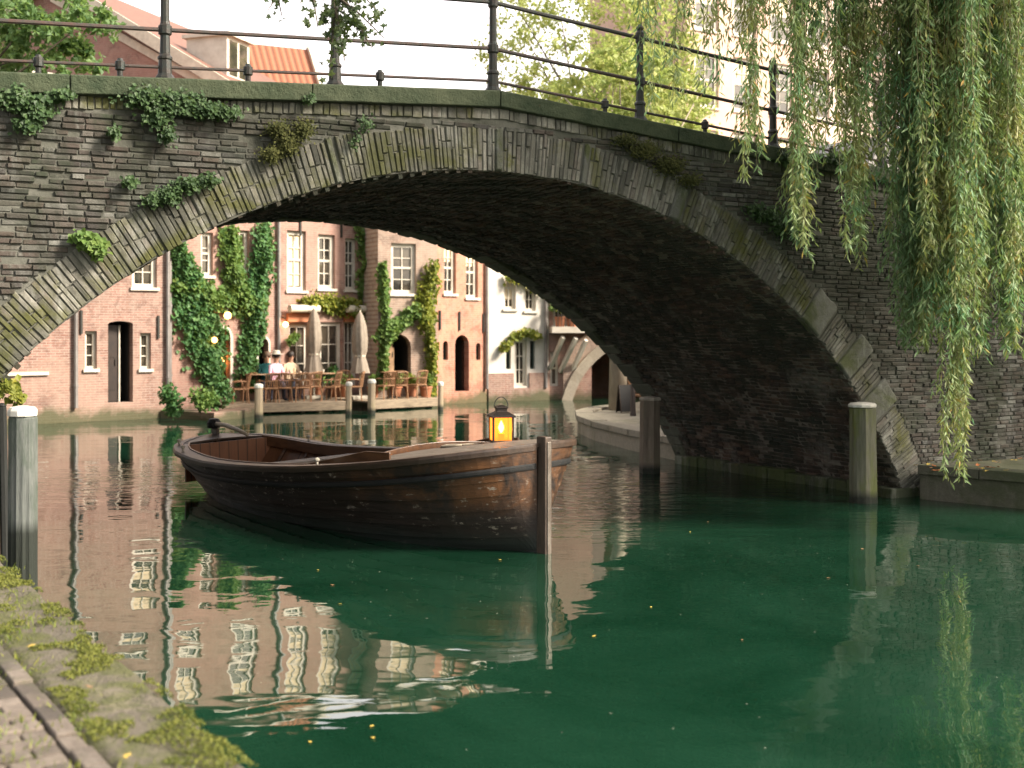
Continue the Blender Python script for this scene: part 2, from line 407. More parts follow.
VB = stonemat('vault_brickwork', [(0, (.03,.026,.022)), (.25, (.10,.065,.048)), (.5, (.055,.045,.036)), (.75, (.16,.10,.07)), (1, (.22,.16,.12))], moss=(.022,.040,.026), mossamt=.75, mlo=.46, light=(.36,.35,.30), lightamt=.45, stain=.7)
vb_.build('vault_brickwork', VB, bridge)
# spandrel brickwork
sp = MB(); z = -.5; row = 0
RO = RA+TH
while z < 4.75:
    hh = random.uniform(.021, .024); step = 2*hh+.011
    zc_ = z+hh; x = XL + (.11 if row % 2 else 0)
    lim = sqrt(max(0, RO*RO-(zc_-ZC)**2)) if zc_ > ZC else 0
    drift = 0
    while x < XR:
        L = random.choice((.19, .19, .2, .1, .1, .17, .22, .14))*random.uniform(.92, 1.08)
        a, b_ = x, x+L; x = b_+.009
        if a < lim and b_ > -lim:
            if a < -lim-.04: b_ = -lim-.008
            elif b_ > lim+.04: a = lim+.008
            else: continue
        if 7.0 < a < 7.05: continue
        xm = (a+b_)/2
        wav = .012*sin(xm*1.3+row*.05)
        if zc_+hh > ctop(xm)-.17-.135: continue
        if random.random() < .012: continue
        brick(sp, xm, zc_+wav, (b_-a)/2, hh, ang=random.uniform(-.012, .012), y0=-.006+(.014 if random.random() < .08 else 0), y1=.09)
    z += step; row += 1
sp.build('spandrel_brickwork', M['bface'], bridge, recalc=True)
# soldier course under the coping
sd = MB(); x = XL
while x < XR:
    wd = random.uniform(.05, .062)*random.choice((1, 1, 1, 1.8))
    sl_ = -.064 if x > 0 else .064
    brick(sd, x+wd/2, ctop(x)-.17-.066, wd/2, .062*random.uniform(.85, 1), ang=0, y0=-.008, y1=.09, j=.006); x += wd+.008
sd.build('soldier_course', M['ring'], bridge)
# arch ring: radial bricks with a few large hewn stones let in
big = [(-.02, .06, .0, 1.0), (1.05, 1.11, .0, 1), (2.30, 2.46, 0, .9), (-1.84, -1.78, 0, 1), (4.66, 5.02, -.05, 1.1), (5.5, 5.78, -.1, 1.25), (6.15, 6.5, 0, 1.1)]
rg = MB()
def a_of(s): return s/RA
for (s0, s1, r0, r1) in big:
    bs_ = MB()
    a, b_ = a_of(s0), a_of(s1); am = (a+b_)/2; ra, rb = RA+.004+max(0, r0), RA+TH*r1
    n = 5; vs = []
    for yy, ins in ((.09, 0), (-.004, 0), (-.028, .035)):
        pts = []
        for i in range(n+1): pts.append((a+(b_-a)*i/n, ra))
        for i in range(n+1): pts.append((b_-(b_-a)*i/n, rb))
        for (t, r) in pts:
            t2 = am+(t-am)*(1-ins*.5/((b_-a)*RA+.01)); rm = (ra+rb)/2; r2 = rm+(r-rm)*(1-ins/(rb-ra))
            if r > ra+.01: r2 += random.uniform(-.02, .02)
            vs.append((r2*sin(t2), yy, ZC+r2*cos(t2)))
    k = 2*(n+1); fs = []
    for l in range(2):
        for i in range(k): fs.append((l*k+i, l*k+(i+1) % k, (l+1)*k+(i+1) % k, (l+1)*k+i))
    fs.append(tuple(2*k+i for i in range(k)))
    bs_.add(vs, fs)
    bs_.build('hewn_stone', M['bigstone'], bridge, bevel=.012)
t = -a0
while t < a0:
    wd = random.uniform(.032, .058); dt = wd/RA; tm = t+dt/2; s = tm*RA; t += dt+.006/RA
    if any(b0-.02 < s < b1+.02 for b0, b1, _, _ in big): continue
    cuts = random.choice(([0, 1], [0, .5, 1], [0, .5, 1], [0, .33, 1], [0, .66, 1]))
    top = TH*random.uniform(.94, 1.04)
    for c0, c1 in zip(cuts[:-1], cuts[1:]):
        ra, rb = RA+.002+top*c0+(random.uniform(-.012, .02) if c0 == 0 else 0), RA+top*c1-.008; rm = (ra+rb)/2; 
        brick(rg, rm*sin(tm), ZC+rm*cos(tm), wd/2*(1+.02), (rb-ra)/2, ang=tm+random.uniform(-.01, .01), y0=-.006, y1=.10, j=.004)
rg.build('arch_ring', M['ring'], bridge)
# rear arch edge: rough stones framing the barrel's far mouth
re_ = MB(); t = -a0
while t < a0:
    wd = random.uniform(.10, .34); tm = t+wd/2/RA; t += (wd+.012)/RA; dp = random.uniform(.18, .5)
    r1 = RA-.03-random.uniform(0, .025)
    Mx = Matrix.Translation((0, bw(RA*sin(tm))-BW, ZC)) @ Matrix.Rotation(tm, 4, 'Y')
    re_.box(-wd/2, wd/2, BW-dp, BW+.05+random.uniform(0, .02), r1, RA+.12+random.uniform(0, .3), Mx)
M['rearstone'] = stonemat('rear_edge_stone', [(0, (.10,.10,.075)), (.5, (.16,.16,.12)), (1, (.24,.23,.18))], moss=(.07,.10,.025), mossamt=.7, mlo=.47, light=(.3,.3,.24))
re_.build('rear_arch_stones', M['rearstone'], bridge, bevel=.015)
# front inner edge strip: stones turning into the barrel
# coping stones
cp = MB(); x = XL
cuts = [XL, -8.7, -6.9, -4.35, -2.1, 0, 2.35, 4.6, 7.0, 9.0, XR]
for a, b_ in zip(cuts[:-1], cuts[1:]):
    n = 8; vs = []; fs = []
    for i in range(n+1):
        x = a+.005+(b_-a-.01)*i/n; zt = ctop(x); jj = random.uniform(-.006, .006)
        vs += [(x, -.085+jj, zt-.172+random.uniform(-.004, .004)), (x, -.09+jj, zt-.012), (x, -.075, zt+jj*.5), (x, .42, zt), (x, .42, zt-.17)]
    for i in range(n):
        for k in range(5): fs.append((i*5+k, i*5+(k+1) % 5, (i+1)*5+(k+1) % 5, (i+1)*5+k))
    fs += [(0,1,2,3,4), tuple(n*5+k for k in (4,3,2,1,0))]
    cp.add(vs, fs)
cp.build('coping', M['coping'], bridge, bevel=.008)
cr = MB()
for a, b_ in ((XL, 0), (0, 7), (7, XR)):
    cr.add([(x, y, z) for x in (a, b_) for y, z in ((bw(x)-.4, ctop(x)-.17), (bw(x)-.4, ctop(x)), (bw(x)+.06, ctop(x)), (bw(x)+.06, ctop(x)-.17))],
           [(0,1,5,4), (1,2,6,5), (2,3,7,6), (3,0,4,7), (0,1,2,3), (4,5,6,7)])
cr.build('rear_coping', M['coping'], bridge)
rd = MB()
for a, b_ in ((XL, 0), (0, 7), (7, XR)):
    rd.add([(x, y, ctop(x)-.22) for x in (a, b_) for y in (.03, bw(x)-.02)], [(0,1,3,2)])
rd.build('bridge_deck', plain('deck_paving', (.2,.15,.12), None, .9, 5, .5), bridge)
# water-line moss ledge inside the barrel on the right
lg = MB()
for i in range(23):
    y0 = -.02+i*.205
    lg.box(5.86+random.uniform(-.03, .03), 6.35, y0, y0+.2, -.5, .14+random.uniform(-.02, .03))
lg.build('footing_ledge', stonemat('wet_mossy_stone', [(0, (.05,.06,.035)), (1, (.09,.10,.05))], moss=(.07,.10,.02), mlo=.45), bridge, bevel=.02)

# railing: tall cast posts, short stub posts, three rails
post_s = [bridge_loc(px, .12) for px in (165, 335, 493, 640, 773)]
dsp = (post_s[-1]-post_s[0])/4
posts = [post_s[0]-2*dsp, post_s[0]-dsp]+post_s+[post_s[-1]+dsp, post_s[-1]+2*dsp]
stubs = [bridge_loc(px, .12) for px in (120, 248, 380, 605, 705, 832)]+[post_s[0]-dsp*.6, post_s[0]-1.5*dsp]
def railz(x, h): return ctop(x)+h
for s in posts:
    zb = ctop(s); p = MB()
    p.lathe([(.095, -.01), (.095, .03), (.066, .07), (.058, .20), (.068, .21), (.068, .23), (.048, .255), (.044, .43), (.062, .445), (.062, .52), (.048, .535), (.042, .56), (.04, .92), (.056, .94), (.056, 1.04), (.034, 1.07), (.048, 1.10), (.02, 1.14)], 10, (s, .12, zb))
    p.build('railing_post', M['iron'], bridge, smooth=False)
for s in stubs:
    zb = ctop(s); p = MB()
    p.lathe([(.045, -.01), (.045, .02), (.026, .04), (.026, .085), (.045, .095), (.045, .17), (.03, .18), (.02, .20)], 10, (s, .12, zb)); p.build('stub_post', M['iron'], bridge)
M['rust'] = plain('rusty_rail', (.09,.045,.035), (.035,.045,.04), .55, 9, .3, metal=.2)
for hgt, r in ((.135, .016), (.485, .021), (.985, .023)):
    p = MB(); xs = [posts[0]-.4, 0, posts[-1]] 
    p.tube([(xs[0], .12, ctop(xs[0])+hgt), (-.06, .12, ctop(0)+hgt-.004), (.06, .12, ctop(0)+hgt-.005), (xs[2], .12, ctop(7)+hgt - max(0, 0))] if xs[2] <= 7 else
           [(xs[0], .12, ctop(xs[0])+hgt), (-.06, .12, ctop(0)+hgt-.004), (.06, .12, ctop(0)+hgt-.005), (7, .12, ctop(7)+hgt), (xs[2], .12, ctop(7)+hgt)], r, 8)
    p.build('rail', M['rust'] if hgt < .9 else M['iron'], bridge)

# ------------------------------------------------------------------ near quay on the left
QD = Vector((2.68, -4.08, 0)).normalized(); QN = Vector((QD.y, -QD.x, 0))   # QN points to the left, away from water
QE = Vector((-.99, 4.52, 0))
QZ = .55
quay = thing('mossy_quay', 'mossy stone quay edge with brick paving, foreground left', 'quay', QE, atan2(QD.y, QD.x)); quay['kind'] = 'structure'
del quay['category'], quay['label']
# local x runs towards the camera, local y towards the water is +, inland is -
ML = lambda x, y, z: (x, y, z)
qm, nt, b = newmat('quay_stone'); o3 = objvec(nt)
n1 = noise(nt, o3, 1.5, 8, .7, .5); n2 = noise(nt, o3, 9, 6, .75); n3 = noise(nt, o3, 3.2, 7, .7, 1.0)
c = mix(nt, n2, (.17,.145,.11), (.085,.075,.055)); c = mix(nt, ramp(nt, n3, [(.44, 0.), (.56, .85)]), c, mix(nt, n2, (.12,.125,.03), (.04,.05,.015))); c = mix(nt, ramp(nt, n1, [(.55, 0.), (.68, .7)]), c, (.26,.22,.17))
nt.links.new(c, b.inputs['Base Color']); b.inputs['Roughness'].default_value = .92
bump(nt, b, mathn(nt, 'ADD', mathn(nt, 'ADD', n2, n3), noise(nt, o3, 38, 4, .7)), 1.0, .03)
q = MB(); nx, nyq = 110, 14; vs = []
import mathutils
for i in range(nx+1):
    for j in range(nyq+1):
        x = -6.2+9.6*i/nx; y = 0.02-.45*j/nyq
        zz = QZ+.025*mathutils.noise.noise(Vector((x*2.3, y*2.3, 0)))+.014*mathutils.noise.noise(Vector((x*9, y*9, 3)))
        if j == 0: zz -= .05; y += .03*mathutils.noise.noise(Vector((x*3, 5, 0)))
        if j == nyq: zz -= .03
        vs.append((x, y, zz))
W_ = nyq+1
q.add(vs, [(i*W_+j, i*W_+j+1, (i+1)*W_+j+1, (i+1)*W_+j) for i in range(nx) for j in range(nyq)])
e0 = len(q.v)
q.add([(-6.2+9.6*i/nx, vs[i*W_][1]+dy, z_) for i in range(nx+1) for dy, z_ in ((0, vs[i*W_][2]), (.02, .25), (0, -1.9))],
      [(i*3+k, i*3+k+1, (i+1)*3+k+1, (i+1)*3+k) for i in range(nx) for k in range(2)])
q.add([(-6.2, .0, -1.9), (-6.2, -8, -1.9), (-6.2, -8, QZ-.03), (-6.2, 0, QZ-.03)], [(0,1,2,3)])
q.build('edge_slab', qm, quay, smooth=True)
pv = MB()
# kerb row then brick paving
x = -6.2
while x < 3.4:
    L = random.uniform(.19, .23); pv.box(x, x+L-.010, -.525, -.437, QZ-.12, QZ+.0+random.uniform(-.006, .012)); x += L
y = -.54; r = 0
while y > -5:
    x = -6.2
    while False:
        hz = QZ-.008+random.uniform(-.008, .008); tx = random.uniform(-.02, .02)
        pv.box(x, x+.205, y-.098, y, QZ-.12, hz, Matrix.Translation((x, y, hz)) @ Matrix.Rotation(tx, 4, 'X') @ Matrix.Translation((-x, -y, -hz))); x += .217
    y -= .108; r += 1
for ix in range(88):
    x = -6.2+ix*.108; y = -.54-(.11 if ix % 2 else 0)
    if ix % 2: y += .11; pv.box(x, x+.096, y-.098, y, QZ-.12, QZ-.008); y -= .109
    while y > -4.5:
        hz = QZ-.008+random.uniform(-.009, .009); tx = random.uniform(-.03, .03)
        pv.box(x, x+.096, y-.205, y, QZ-.12, hz, Matrix.Translation((x, y, hz)) @ Matrix.Rotation(tx, 4, 'X') @ Matrix.Rotation(tx*.7, 4, 'Y') @ Matrix.Translation((-x, -y, -hz))); y -= .218
pvm = stonemat('paving_brick', [(0, (.065,.055,.045)), (.5, (.13,.105,.085)), (1, (.20,.165,.135))], moss=(.07,.08,.025), mossamt=.6, mlo=.5, light=(.24,.21,.175))
pv.build('paving', pvm, quay, bevel=.008)
bd_ = MB(); bd_.box(-6.2, 3.4, -8, -.40, -1.9, QZ-.03); bd_.build('paving_bed', M['ground'], quay)
QM = Matrix.Translation(QE) @ Matrix.Rotation(atan2(QD.y, QD.x), 4, 'Z')

# ------------------------------------------------------------------ right side quay under the bridge wall
rq = MB(); L0 = BC+U*6.45-V*.12; 
poly = [(5.3, 15.62), (6.5, 14.55), (14, 11.0), (16, 21.5), (L0.x+.3, L0.y+.5)]
rq.prism(poly, -1.9, .40)
rqm = stonemat('ledge_stone', [(0, (.10,.095,.07)), (1, (.16,.15,.11))], moss=(.06,.08,.025), mossamt=.7, mlo=.46, light=(.2,.19,.15), topmoss=.3)
tag(rq.build('right_quay', rqm, bevel=.02), kind='structure')
rk = MB()
for (a, b_) in ((Vector(poly[0]), Vector(poly[1])), (Vector(poly[1]), Vector(poly[2]))):
    d = (b_-a); L = d.length; d.normalize(); nn = Vector((d.y, -d.x)); s = 0
    while s < L:
        l = random.uniform(.5, .9); e = min(s+l, L); p, q2 = a+d*s, a+d*(e-.012)
        zz = .445+random.uniform(-.01, .01); o = .05
        vs = [(*(p+nn*o), .33), (*(q2+nn*o), .33), (*(q2-nn*.32), .33), (*(p-nn*.32), .33)]
        vs += [(v[0], v[1], zz) for v in vs]
        rk.add(vs, [(0,3,2,1),(4,5,6,7),(0,1,5,4),(1,2,6,5),(2,3,7,6),(3,0,4,7)]); s = e
tag(rk.build('quay_kerb', rqm, bevel=.015), kind='structure')
pr = [(1.48,27.2),(1.42,25.6),(1.62,24.0),(2.15,22.0),(2.83,20.0),(4.6,20.9),(16,27),(16,37.3),(5.5,37.2),(4.2,33.5),(2.6,29.6),(1.8,28.2)]
pq = MB(); pq.prism(pr, -1.9, .33)
pqm = stonemat('promontory_stone', [(0, (.26,.23,.17)), (1, (.34,.30,.23))], moss=(.13,.14,.04), mossamt=.5, mlo=.52, light=(.42,.38,.3), topmoss=.15)
tag(pq.build('far_quay', pqm, bevel=.03), kind='structure')
pk = MB(); ring_ = [Vector(p) for p in pr[-2:]+pr[:6]]
cen = Vector((5.5, 27))
for a, b_ in zip(ring_[:-1], ring_[1:]):
    d = b_-a; L = d.length; d.normalize(); n_ = max(1, int(L/.7)); nn = (cen-(a+b_)/2).normalized()
    for k in range(n_):
        p, q2 = a+d*(L*k/n_), a+d*(L*(k+1)/n_-.01); zz = .385+random.uniform(-.008, .008)
        vs = [(*(p-nn*.05), .26), (*(q2-nn*.05), .26), (*(q2+nn*.35), .26), (*(p+nn*.35), .26)]; vs += [(v[0], v[1], zz) for v in vs]
        pk.add(vs, [(0,3,2,1),(4,5,6,7),(0,1,5,4),(1,2,6,5),(2,3,7,6),(3,0,4,7)])
tag(pk.build('far_quay_kerb', pqm, bevel=.015), kind='structure')
# streets higher up
stm = plain('street_paving', (.2,.16,.13), None, .9, 4, .3)
sr = MB(); sr.prism([(8.5, 20.5), (30, 32), (45, 45), (45, 80), (12, 80), (12.5, 50), (9.5, 36), (7.2, 30), (6.3, 24)], -1.9, 4.12)
tag(sr.build('street', stm), kind='structure')
rw = brickmat('retaining_brick', (.22,.13,.09), (.16,.10,.075), (.24,.2,.16), bs=.5)
ls = MB(); ls.prism([(-60, 24), (-14.5, 24.2), (-12.8, 26.9), (-9.0, 34.9), (4.5, 43), (4.5, 80), (-60, 80)], -1.9, 3.6)
tag(ls.build('left_bank_street', stm), kind='structure')
lb = MB(); lb.prism([(-30, 14.5), (-10.4, 14.2), (-10.6, 20), (-12.6, 25.5), (-30, 25)], -1.9, .55)
tag(lb.build('left_bank', rqm), kind='structure')
# ------------------------------------------------------------------ houses
F = [Vector(p) for p in ((-13.5,26.0,0), (-8.62,30.0,0), (-4.0,35.9,0), (-2.20,35.3,0), (-.74,36.75,0), (1.15,37.6,0), (2.50,37.7,0))]
F1b = Vector((-8.89,31.1,0)); F2b = Vector((-2.22,36.1,0))
class Facade:
    def __init__(s, name, label, A, B, H, mat, depth=5.0, base=None, zbase=-.6):
        s.A, s.B = A, B; d = (B-A); s.L = d.length; s.d = d.normalized(); s.n = Vector((-s.d.y, s.d.x, 0)); s.H = H
        s.root = thing(name, label, 'house', A, atan2(s.d.y, s.d.x)); s.mat = mat; s.holes = []; s.depth = depth; s.zb = zbase
    def k(s, px, off=0):
        r = ray(px); O = s.A+s.n*off; return (r*O.y-O.x)/(s.d.x-r*s.d.y)
    def sz(s, px, py, off=0):
        k = s.k(px, off); return k, zat(py, (s.A+s.n*off+s.d*k).y)
    def rect(s, px0, px1, py0, py1):
        a, zt = s.sz(px0, py0); b_, zb = s.sz(px1, py1); return a, b_, zb, zt
    def hole(s, r, arch=0.0):
        s.holes.append((r, arch))
    def outline(s, r, arch, ins=0):
        a, b_, z0, z1 = r; a += ins; b_ -= ins; z1 -= ins
        pts = [(a, z0), (b_, z0)]
        if arch <= 0: return pts+[(b_, z1), (a, z1)]
        n = 10; w2 = (b_-a)/2; hh = min(arch, 1)*w2
        for i in range(n+1):
            t = pi*i/n; pts.append(((a+b_)/2+w2*cos(t), z1-hh+hh*sin(t)))
        return pts
    def finish(s, reveal=.2, mat_reveal=None):
        mb = MB(); L, H, zb = s.L, s.H, s.zb
        loops = [[(0, zb), (L, zb), (L, H), (0, H)]]+[s.outline(r, a) for r, a in s.holes]
        allp = [p for l in loops for p in l]
        tr = tessellate_polygon([[Vector((x, z, 0)) for x, z in l] for l in loops])
        mb.add([(x, 0, z) for x, z in allp], [tuple(t) for t in tr])
        D = s.depth
        mb.add([(0,0,zb),(L,0,zb),(L,0,H),(0,0,H),(0,D,zb),(L,D,zb),(L,D,H),(0,D,H)], [(0,4,7,3),(1,2,6,5),(4,5,6,7),(3,7,6,2)])
        for l in loops[1:]:
            n = len(l); mb.add([(x, 0, z) for x, z in l]+[(x, reveal+.02, z) for x, z in l], [(i, (i+1) % n, (i+1) % n+n, i+n) for i in range(n)])
        return mb.build('wall', s.mat, s.root, recalc=False)
    def window(s, r, cols=2, rows=3, arch=0, fw=.075, glass='glass', frame='white', sill=True, inset=.10, sash=True, curtain=0):
        s.hole(r, arch); a, b_, z0, z1 = r; f = MB(); y0, y1 = inset, inset+.07
        out = s.outline(r, arch, .0); inn = s.outline((a, b_, z0+fw, z1), arch, fw); n = len(out)
        vs = [(x, y0, z) for x, z in out]+[(x, y0, z) for x, z in inn]+[(x, y1, z) for x, z in inn]
        f.add(vs, [(i, (i+1) % n, (i+1) % n+n, i+n) for i in range(n)]+[(i+n, (i+1) % n+n, (i+1) % n+2*n, i+2*n) for i in range(n)])
        mid = z0+(z1-z0)*.52
        if sash and arch == 0: f.box(a+fw, b_-fw, y0+.012, y1, mid-.03, mid+.03)
        fo = f.build('window', M[frame], s.root, recalc=False)
        sb = MB()
        for i in range(1, cols): x = a+(b_-a)*i/cols; sb.box(x-.014, x+.014, y0+.022, y1-.004, z0+fw, z1-fw*.7)
        for i in range(1, rows): zz = z0+fw+(z1-z0-2*fw)*i/rows; sb.box(a+fw*.9, b_-fw*.9, y0+.024, y1-.006, zz-.013, zz+.013)
        if cols > 1: sb.build('glazing_bars', M[frame], fo)
        else:
            for i in range(1, rows): one = MB(); zz = z0+fw+(z1-z0-2*fw)*i/rows; one.box(a+fw*.9, b_-fw*.9, y0+.024, y1-.006, zz-.013, zz+.013); one.build('glazing_bar', M[frame], fo)
        p = MB(); p.add([(x, y1-.01, z) for x, z in s.outline((a, b_, z0+fw*.5, z1), arch, fw*.5)], [tuple(range(n))]); p.build('pane', M[glass], fo)
        if curtain:
            cmb = MB(); cmb.add([(a+fw, y1-.014, z1-fw-(z1-z0)*curtain), (b_-fw, y1-.014, z1-fw-(z1-z0)*curtain), (b_-fw, y1-.014, z1-fw), (a+fw, y1-.014, z1-fw)], [(0,1,2,3)]); cmb.build('blind', M['curtain'], fo)
        if sill:
            q = MB(); q.box(a-.05, b_+.05, -.06, inset+.01, z0-.07, z0+.004); q.build('sill', M['white'], fo)
        return fo
    def doorway(s, r, arch=0, mat='interior', depth=.7, leaf=None, surround=None, sw=.07):
        s.hole(r, arch); a, b_, z0, z1 = r
        o_ = s.outline(r, arch); n = len(o_); mb = MB()
        mb.add([(x, .21, z) for x, z in o_]+[(x, depth, z) for x, z in o_], [(i, (i+1) % n, (i+1) % n+n, i+n) for i in range(n)]+[tuple(range(n, 2*n))])
        do = mb.build('door_recess', M[mat], s.root, recalc=False)
        if leaf:
            l0, l1, lm = leaf; w_ = b_-a; q = MB(); q.box(a+w_*l0, a+w_*l1, .30, .35, z0+.01, z1-(b_-a)*.5*arch-.02); 
            d_ = q.build('door', M[lm], s.root)
            q = MB(); q.box(a+w_*l1-.04-.02, a+w_*l1-.04, .27, .30, z0+.9, z0+1.05); q.build('handle', M['iron'], d_)
            pn = MB()
            for zz in (.15, .55): 
                hh = (z1-z0); pn.box(a+w_*l0+.06, a+w_*l1-.06, .288, .301, z0+hh*zz, z0+hh*(zz+.28))
            pn.build('door_panels', M[lm], d_)
        if surround:
            oo = s.outline((a-sw, b_+sw, z0, z1+sw), arch); vs = [(x, -.03, z) for x, z in oo]+[(x, -.03, z) for x, z in o_]+[(x, .1, z) for x, z in o_]+[(x, .0, z) for x, z in oo]
            m2 = len(oo); q = MB(); q.add(vs, [(i, i+1, i+1+m2, i+m2) for i in range(1, m2-1)]+[(m2-1, 0, m2, 2*m2-1)]+[(i+m2, i+1+m2, i+1+2*m2, i+2*m2) for i in range(1, m2-1)]+[(2*m2-1, m2, 2*m2, 3*m2-1)]+[(i, i+1, i+1+3*m2, i+3*m2) for i in range(1, m2-1)]+[(m2-1, 0, 3*m2, 4*m2-1)])
            q.build('door_surround', M[surround], s.root, recalc=False)
    def pipe(s, px, z0=.35, z1=None):
        k = s.k(px, -.08); p = MB(); z1 = z1 or s.H-.1
        p.tube([(k, -.08, z0), (k, -.08, z1)], .05, 8)
        for zz in np.arange(z0+.5, z1, 1.8): p.tube([(k, -.08, zz), (k, -.08, zz+.06)], .062, 8)
        p.build('downpipe', M['zinc'], s.root)
    def anchor(s, px, py):
        k, z = s.sz(px, py); p = MB(); p.box(k-.025, k+.025, -.05, .0, z-.28, z+.28); p.build('wall_anchor', M['iron'], s.root)
    def roof(s, zr, mat, over=.25):
        L, D, H = s.L, s.depth, s.H; mb = MB()
        mb.add([(-.02,-over,H-.08),(L+.02,-over,H-.08),(L+.02,D/2,zr),(-.02,D/2,zr),(-.02,D+over,H-.08),(L+.02,D+over,H-.08)], [(0,1,2,3),(3,2,5,4),(0,3,4),(1,5,2)])
        ro = mb.build('roof', mat, s.root, solid=.05)
        g_ = MB(); g_.box(0, L, -over-.1, -over+.04, H-.16, H-.03); g_.build('gutter', M['white'], s.root); return ro
    def upper(s, pxs, py0, py1, **kw):
        """windows on the floors above the arch, seen mirrored in the water"""
        for a, b_ in pxs: s.window(s.rect(a, b_, py0, py1), **kw)

H1M = brickmat('rose_brick', (.30,.14,.105), (.18,.08,.06), (.40,.33,.27), dirt=(.24,.17,.13), dirtamt=.5, wash=((.36,.24,.185), .5), lowmoss=.06)
H2M = brickmat('pink_plaster_brick', (.33,.16,.12), (.22,.10,.075), (.40,.29,.23), dirt=(.26,.17,.125), dirtamt=.6, wash=((.40,.24,.19), .55), bs=.5, lowmoss=.06)
H3M = brickmat('brown_brick', (.31,.19,.14), (.19,.115,.085), (.42,.35,.28), dirt=(.24,.19,.14), dirtamt=.5, wash=((.42,.31,.24), .4), lowmoss=.06)
H4M = brickmat('orange_brick', (.43,.145,.085), (.31,.10,.06), (.40,.24,.17), dirt=(.36,.2,.13), dirtamt=.5, wash=((.6,.3,.19), .4), bs=.25, lowmoss=.06)
H5M = plain('white_render', (.66,.62,.56), (.54,.49,.42), .8, 1.5, .2)
H0M = brickmat('grey_brown_brick', (.2,.15,.12), (.15,.12,.1), (.26,.23,.19), bs=.5, lowmoss=.06)
m_, nt, b = newmat('red_roof_tiles'); o3 = objvec(nt)
wv = N(nt, 'ShaderNodeTexWave'); wv.bands_direction = 'X'; wv.inputs['Scale'].default_value = 1.35; wv.inputs['Distortion'].default_value = .2; nt.links.new(o3, wv.inputs[0])
wz = N(nt, 'ShaderNodeTexWave'); wz.bands_direction = 'Z'; wz.wave_profile = 'SAW'; wz.inputs['Scale'].default_value = 1.5; nt.links.new(o3, wz.inputs[0])
cc = mix(nt, noise(nt, o3, 6, 5), (.36,.13,.065), (.24,.09,.05)); cc = mix(nt, ramp(nt, wv.outputs['Fac'], [(.1, .7), (.5, 0.)]), cc, (.12,.05,.03))
nt.links.new(cc, b.inputs['Base Color']); b.inputs['Roughness'].default_value = .85
bump(nt, b, mathn(nt, 'ADD', wv.outputs['Fac'], wz.outputs['Fac']), .8, .04); M['roofred'] = m_

# far left: sliver of a darker house
h0 = Facade('canal_house', 'dark grey-brown brick canal house at the far left behind the arch foot, white window', F[0]-Vector((2.0,1.65,0))*1.2, F[0]+(F[1]-F[0]).normalized()*(1.55), 7.2, H0M)
kx = h0.sz(46, 372); h0.window((kx[0]-1.0, kx[0], kx[1], kx[1]+.85), 2, 2)
h0.finish(); h0.roof(9.0, M['roofred'])
h1 = Facade('canal_house', 'rose brick canal house with a narrow dark doorway between two small white windows', F[0]+(F[1]-F[0]).normalized()*1.56, F[1], 8.2, H1M)
h1.window(h1.rect(85, 97, 331, 369), 1, 3, sash=False, fw=.07); h1.window(h1.rect(140, 151, 333, 369), 1, 3, sash=False, fw=.07)
h1.window(h1.rect(132, 157, 232, 288), 2, 4, fw=.10, curtain=.5)
r = h1.rect(108, 133, 321, 402); h1.doorway(r, arch=.25, depth=1.2, mat='interior', leaf=(.08, .55, 'darkwood'))
q = MB(); q.box(r[0]+(r[1]-r[0])*.60, r[0]+(r[1]-r[0])*.66, .28, .36, r[2], r[3]-.1); q.build('door_post', M['white'], h1.root)
h1.upper(((72, 95), (118, 145)), 128, 192, cols=2, rows=4, fw=.1, curtain=.4)
h1.pipe(76); h1.pipe(168, .5); h1.anchor(158, 327); h1.anchor(81, 322)
h1.finish(.3); h1.roof(8.6, M['roofred'])
Fm = h = None
k2 = Facade('x', 'x', F1b, F[2], 8, H2M); kk = k2.k(278); Fm = F1b+k2.d*kk; bpy.data.objects.remove(k2.root)
h2 = Facade('canal_house', 'pink brick house wrapped in dark green ivy around a pointed arched doorway', F1b, Fm, 8.5, H2M)
h2.window(h2.rect(201, 213, 232, 276), 1, 3, fw=.09); h2.window(h2.rect(239, 249, 230, 278), 1, 3, fw=.09)
h2.doorway(h2.rect(212, 230, 328, 388), arch=1.6, depth=.9, surround='white', sw=.08)
h2.doorway(h2.rect(258, 268, 338, 388), arch=1.6, depth=.6, surround='white', sw=.06)
h2.upper(((178, 200), (232, 256)), 118, 185, cols=2, rows=4, fw=.11, curtain=.45)
h2.finish(.25); h2.roof(8.9, M['roofred']); h2.pipe(170, .5)
h2b = Facade('cafe_house', 'pink brick cafe house with white framed terrace doors and terracotta boards behind the parasols', Fm, F[2], 8.5, H2M)
h2b.window(h2b.rect(287, 306, 230, 291), 2, 4, fw=.11, curtain=.85); h2b.window(h2b.rect(318, 335, 234, 289), 2, 4, fw=.11); h2b.window(h2b.rect(345, 357, 238, 290), 2, 4, fw=.09)
h2b.upper(((287, 306), (320, 338), (350, 366)), 128, 192, cols=2, rows=4, fw=.12, curtain=.6)
for (a, b_, yt, yb) in ((289, 309, 324, 385), (344, 357, 320, 385)):
    h2b.window(h2b.rect(a, b_, yt, yb), 2, 3, fw=.1, sill=False, sash=False)
h2b.window(h2b.rect(320, 342, 322, 385), 2, 3, fw=.11, sill=False, sash=False, glass='glass')
for (a, b_) in ((286, 312), (343, 358)):
    r = h2b.rect(a, b_, 313, 322); q = MB(); q.box(r[0], r[1], -.10, -.02, r[2], r[3]); q.build('fascia_board', M['awning'], h2b.root)
    q = MB(); q.tube([(r[0]-.05, -.25, r[3]+.12), (r[1]+.05, -.25, r[3]+.12)], .11, 12); q.build('rolled_awning', M['cream'], h2b.root, smooth=False)
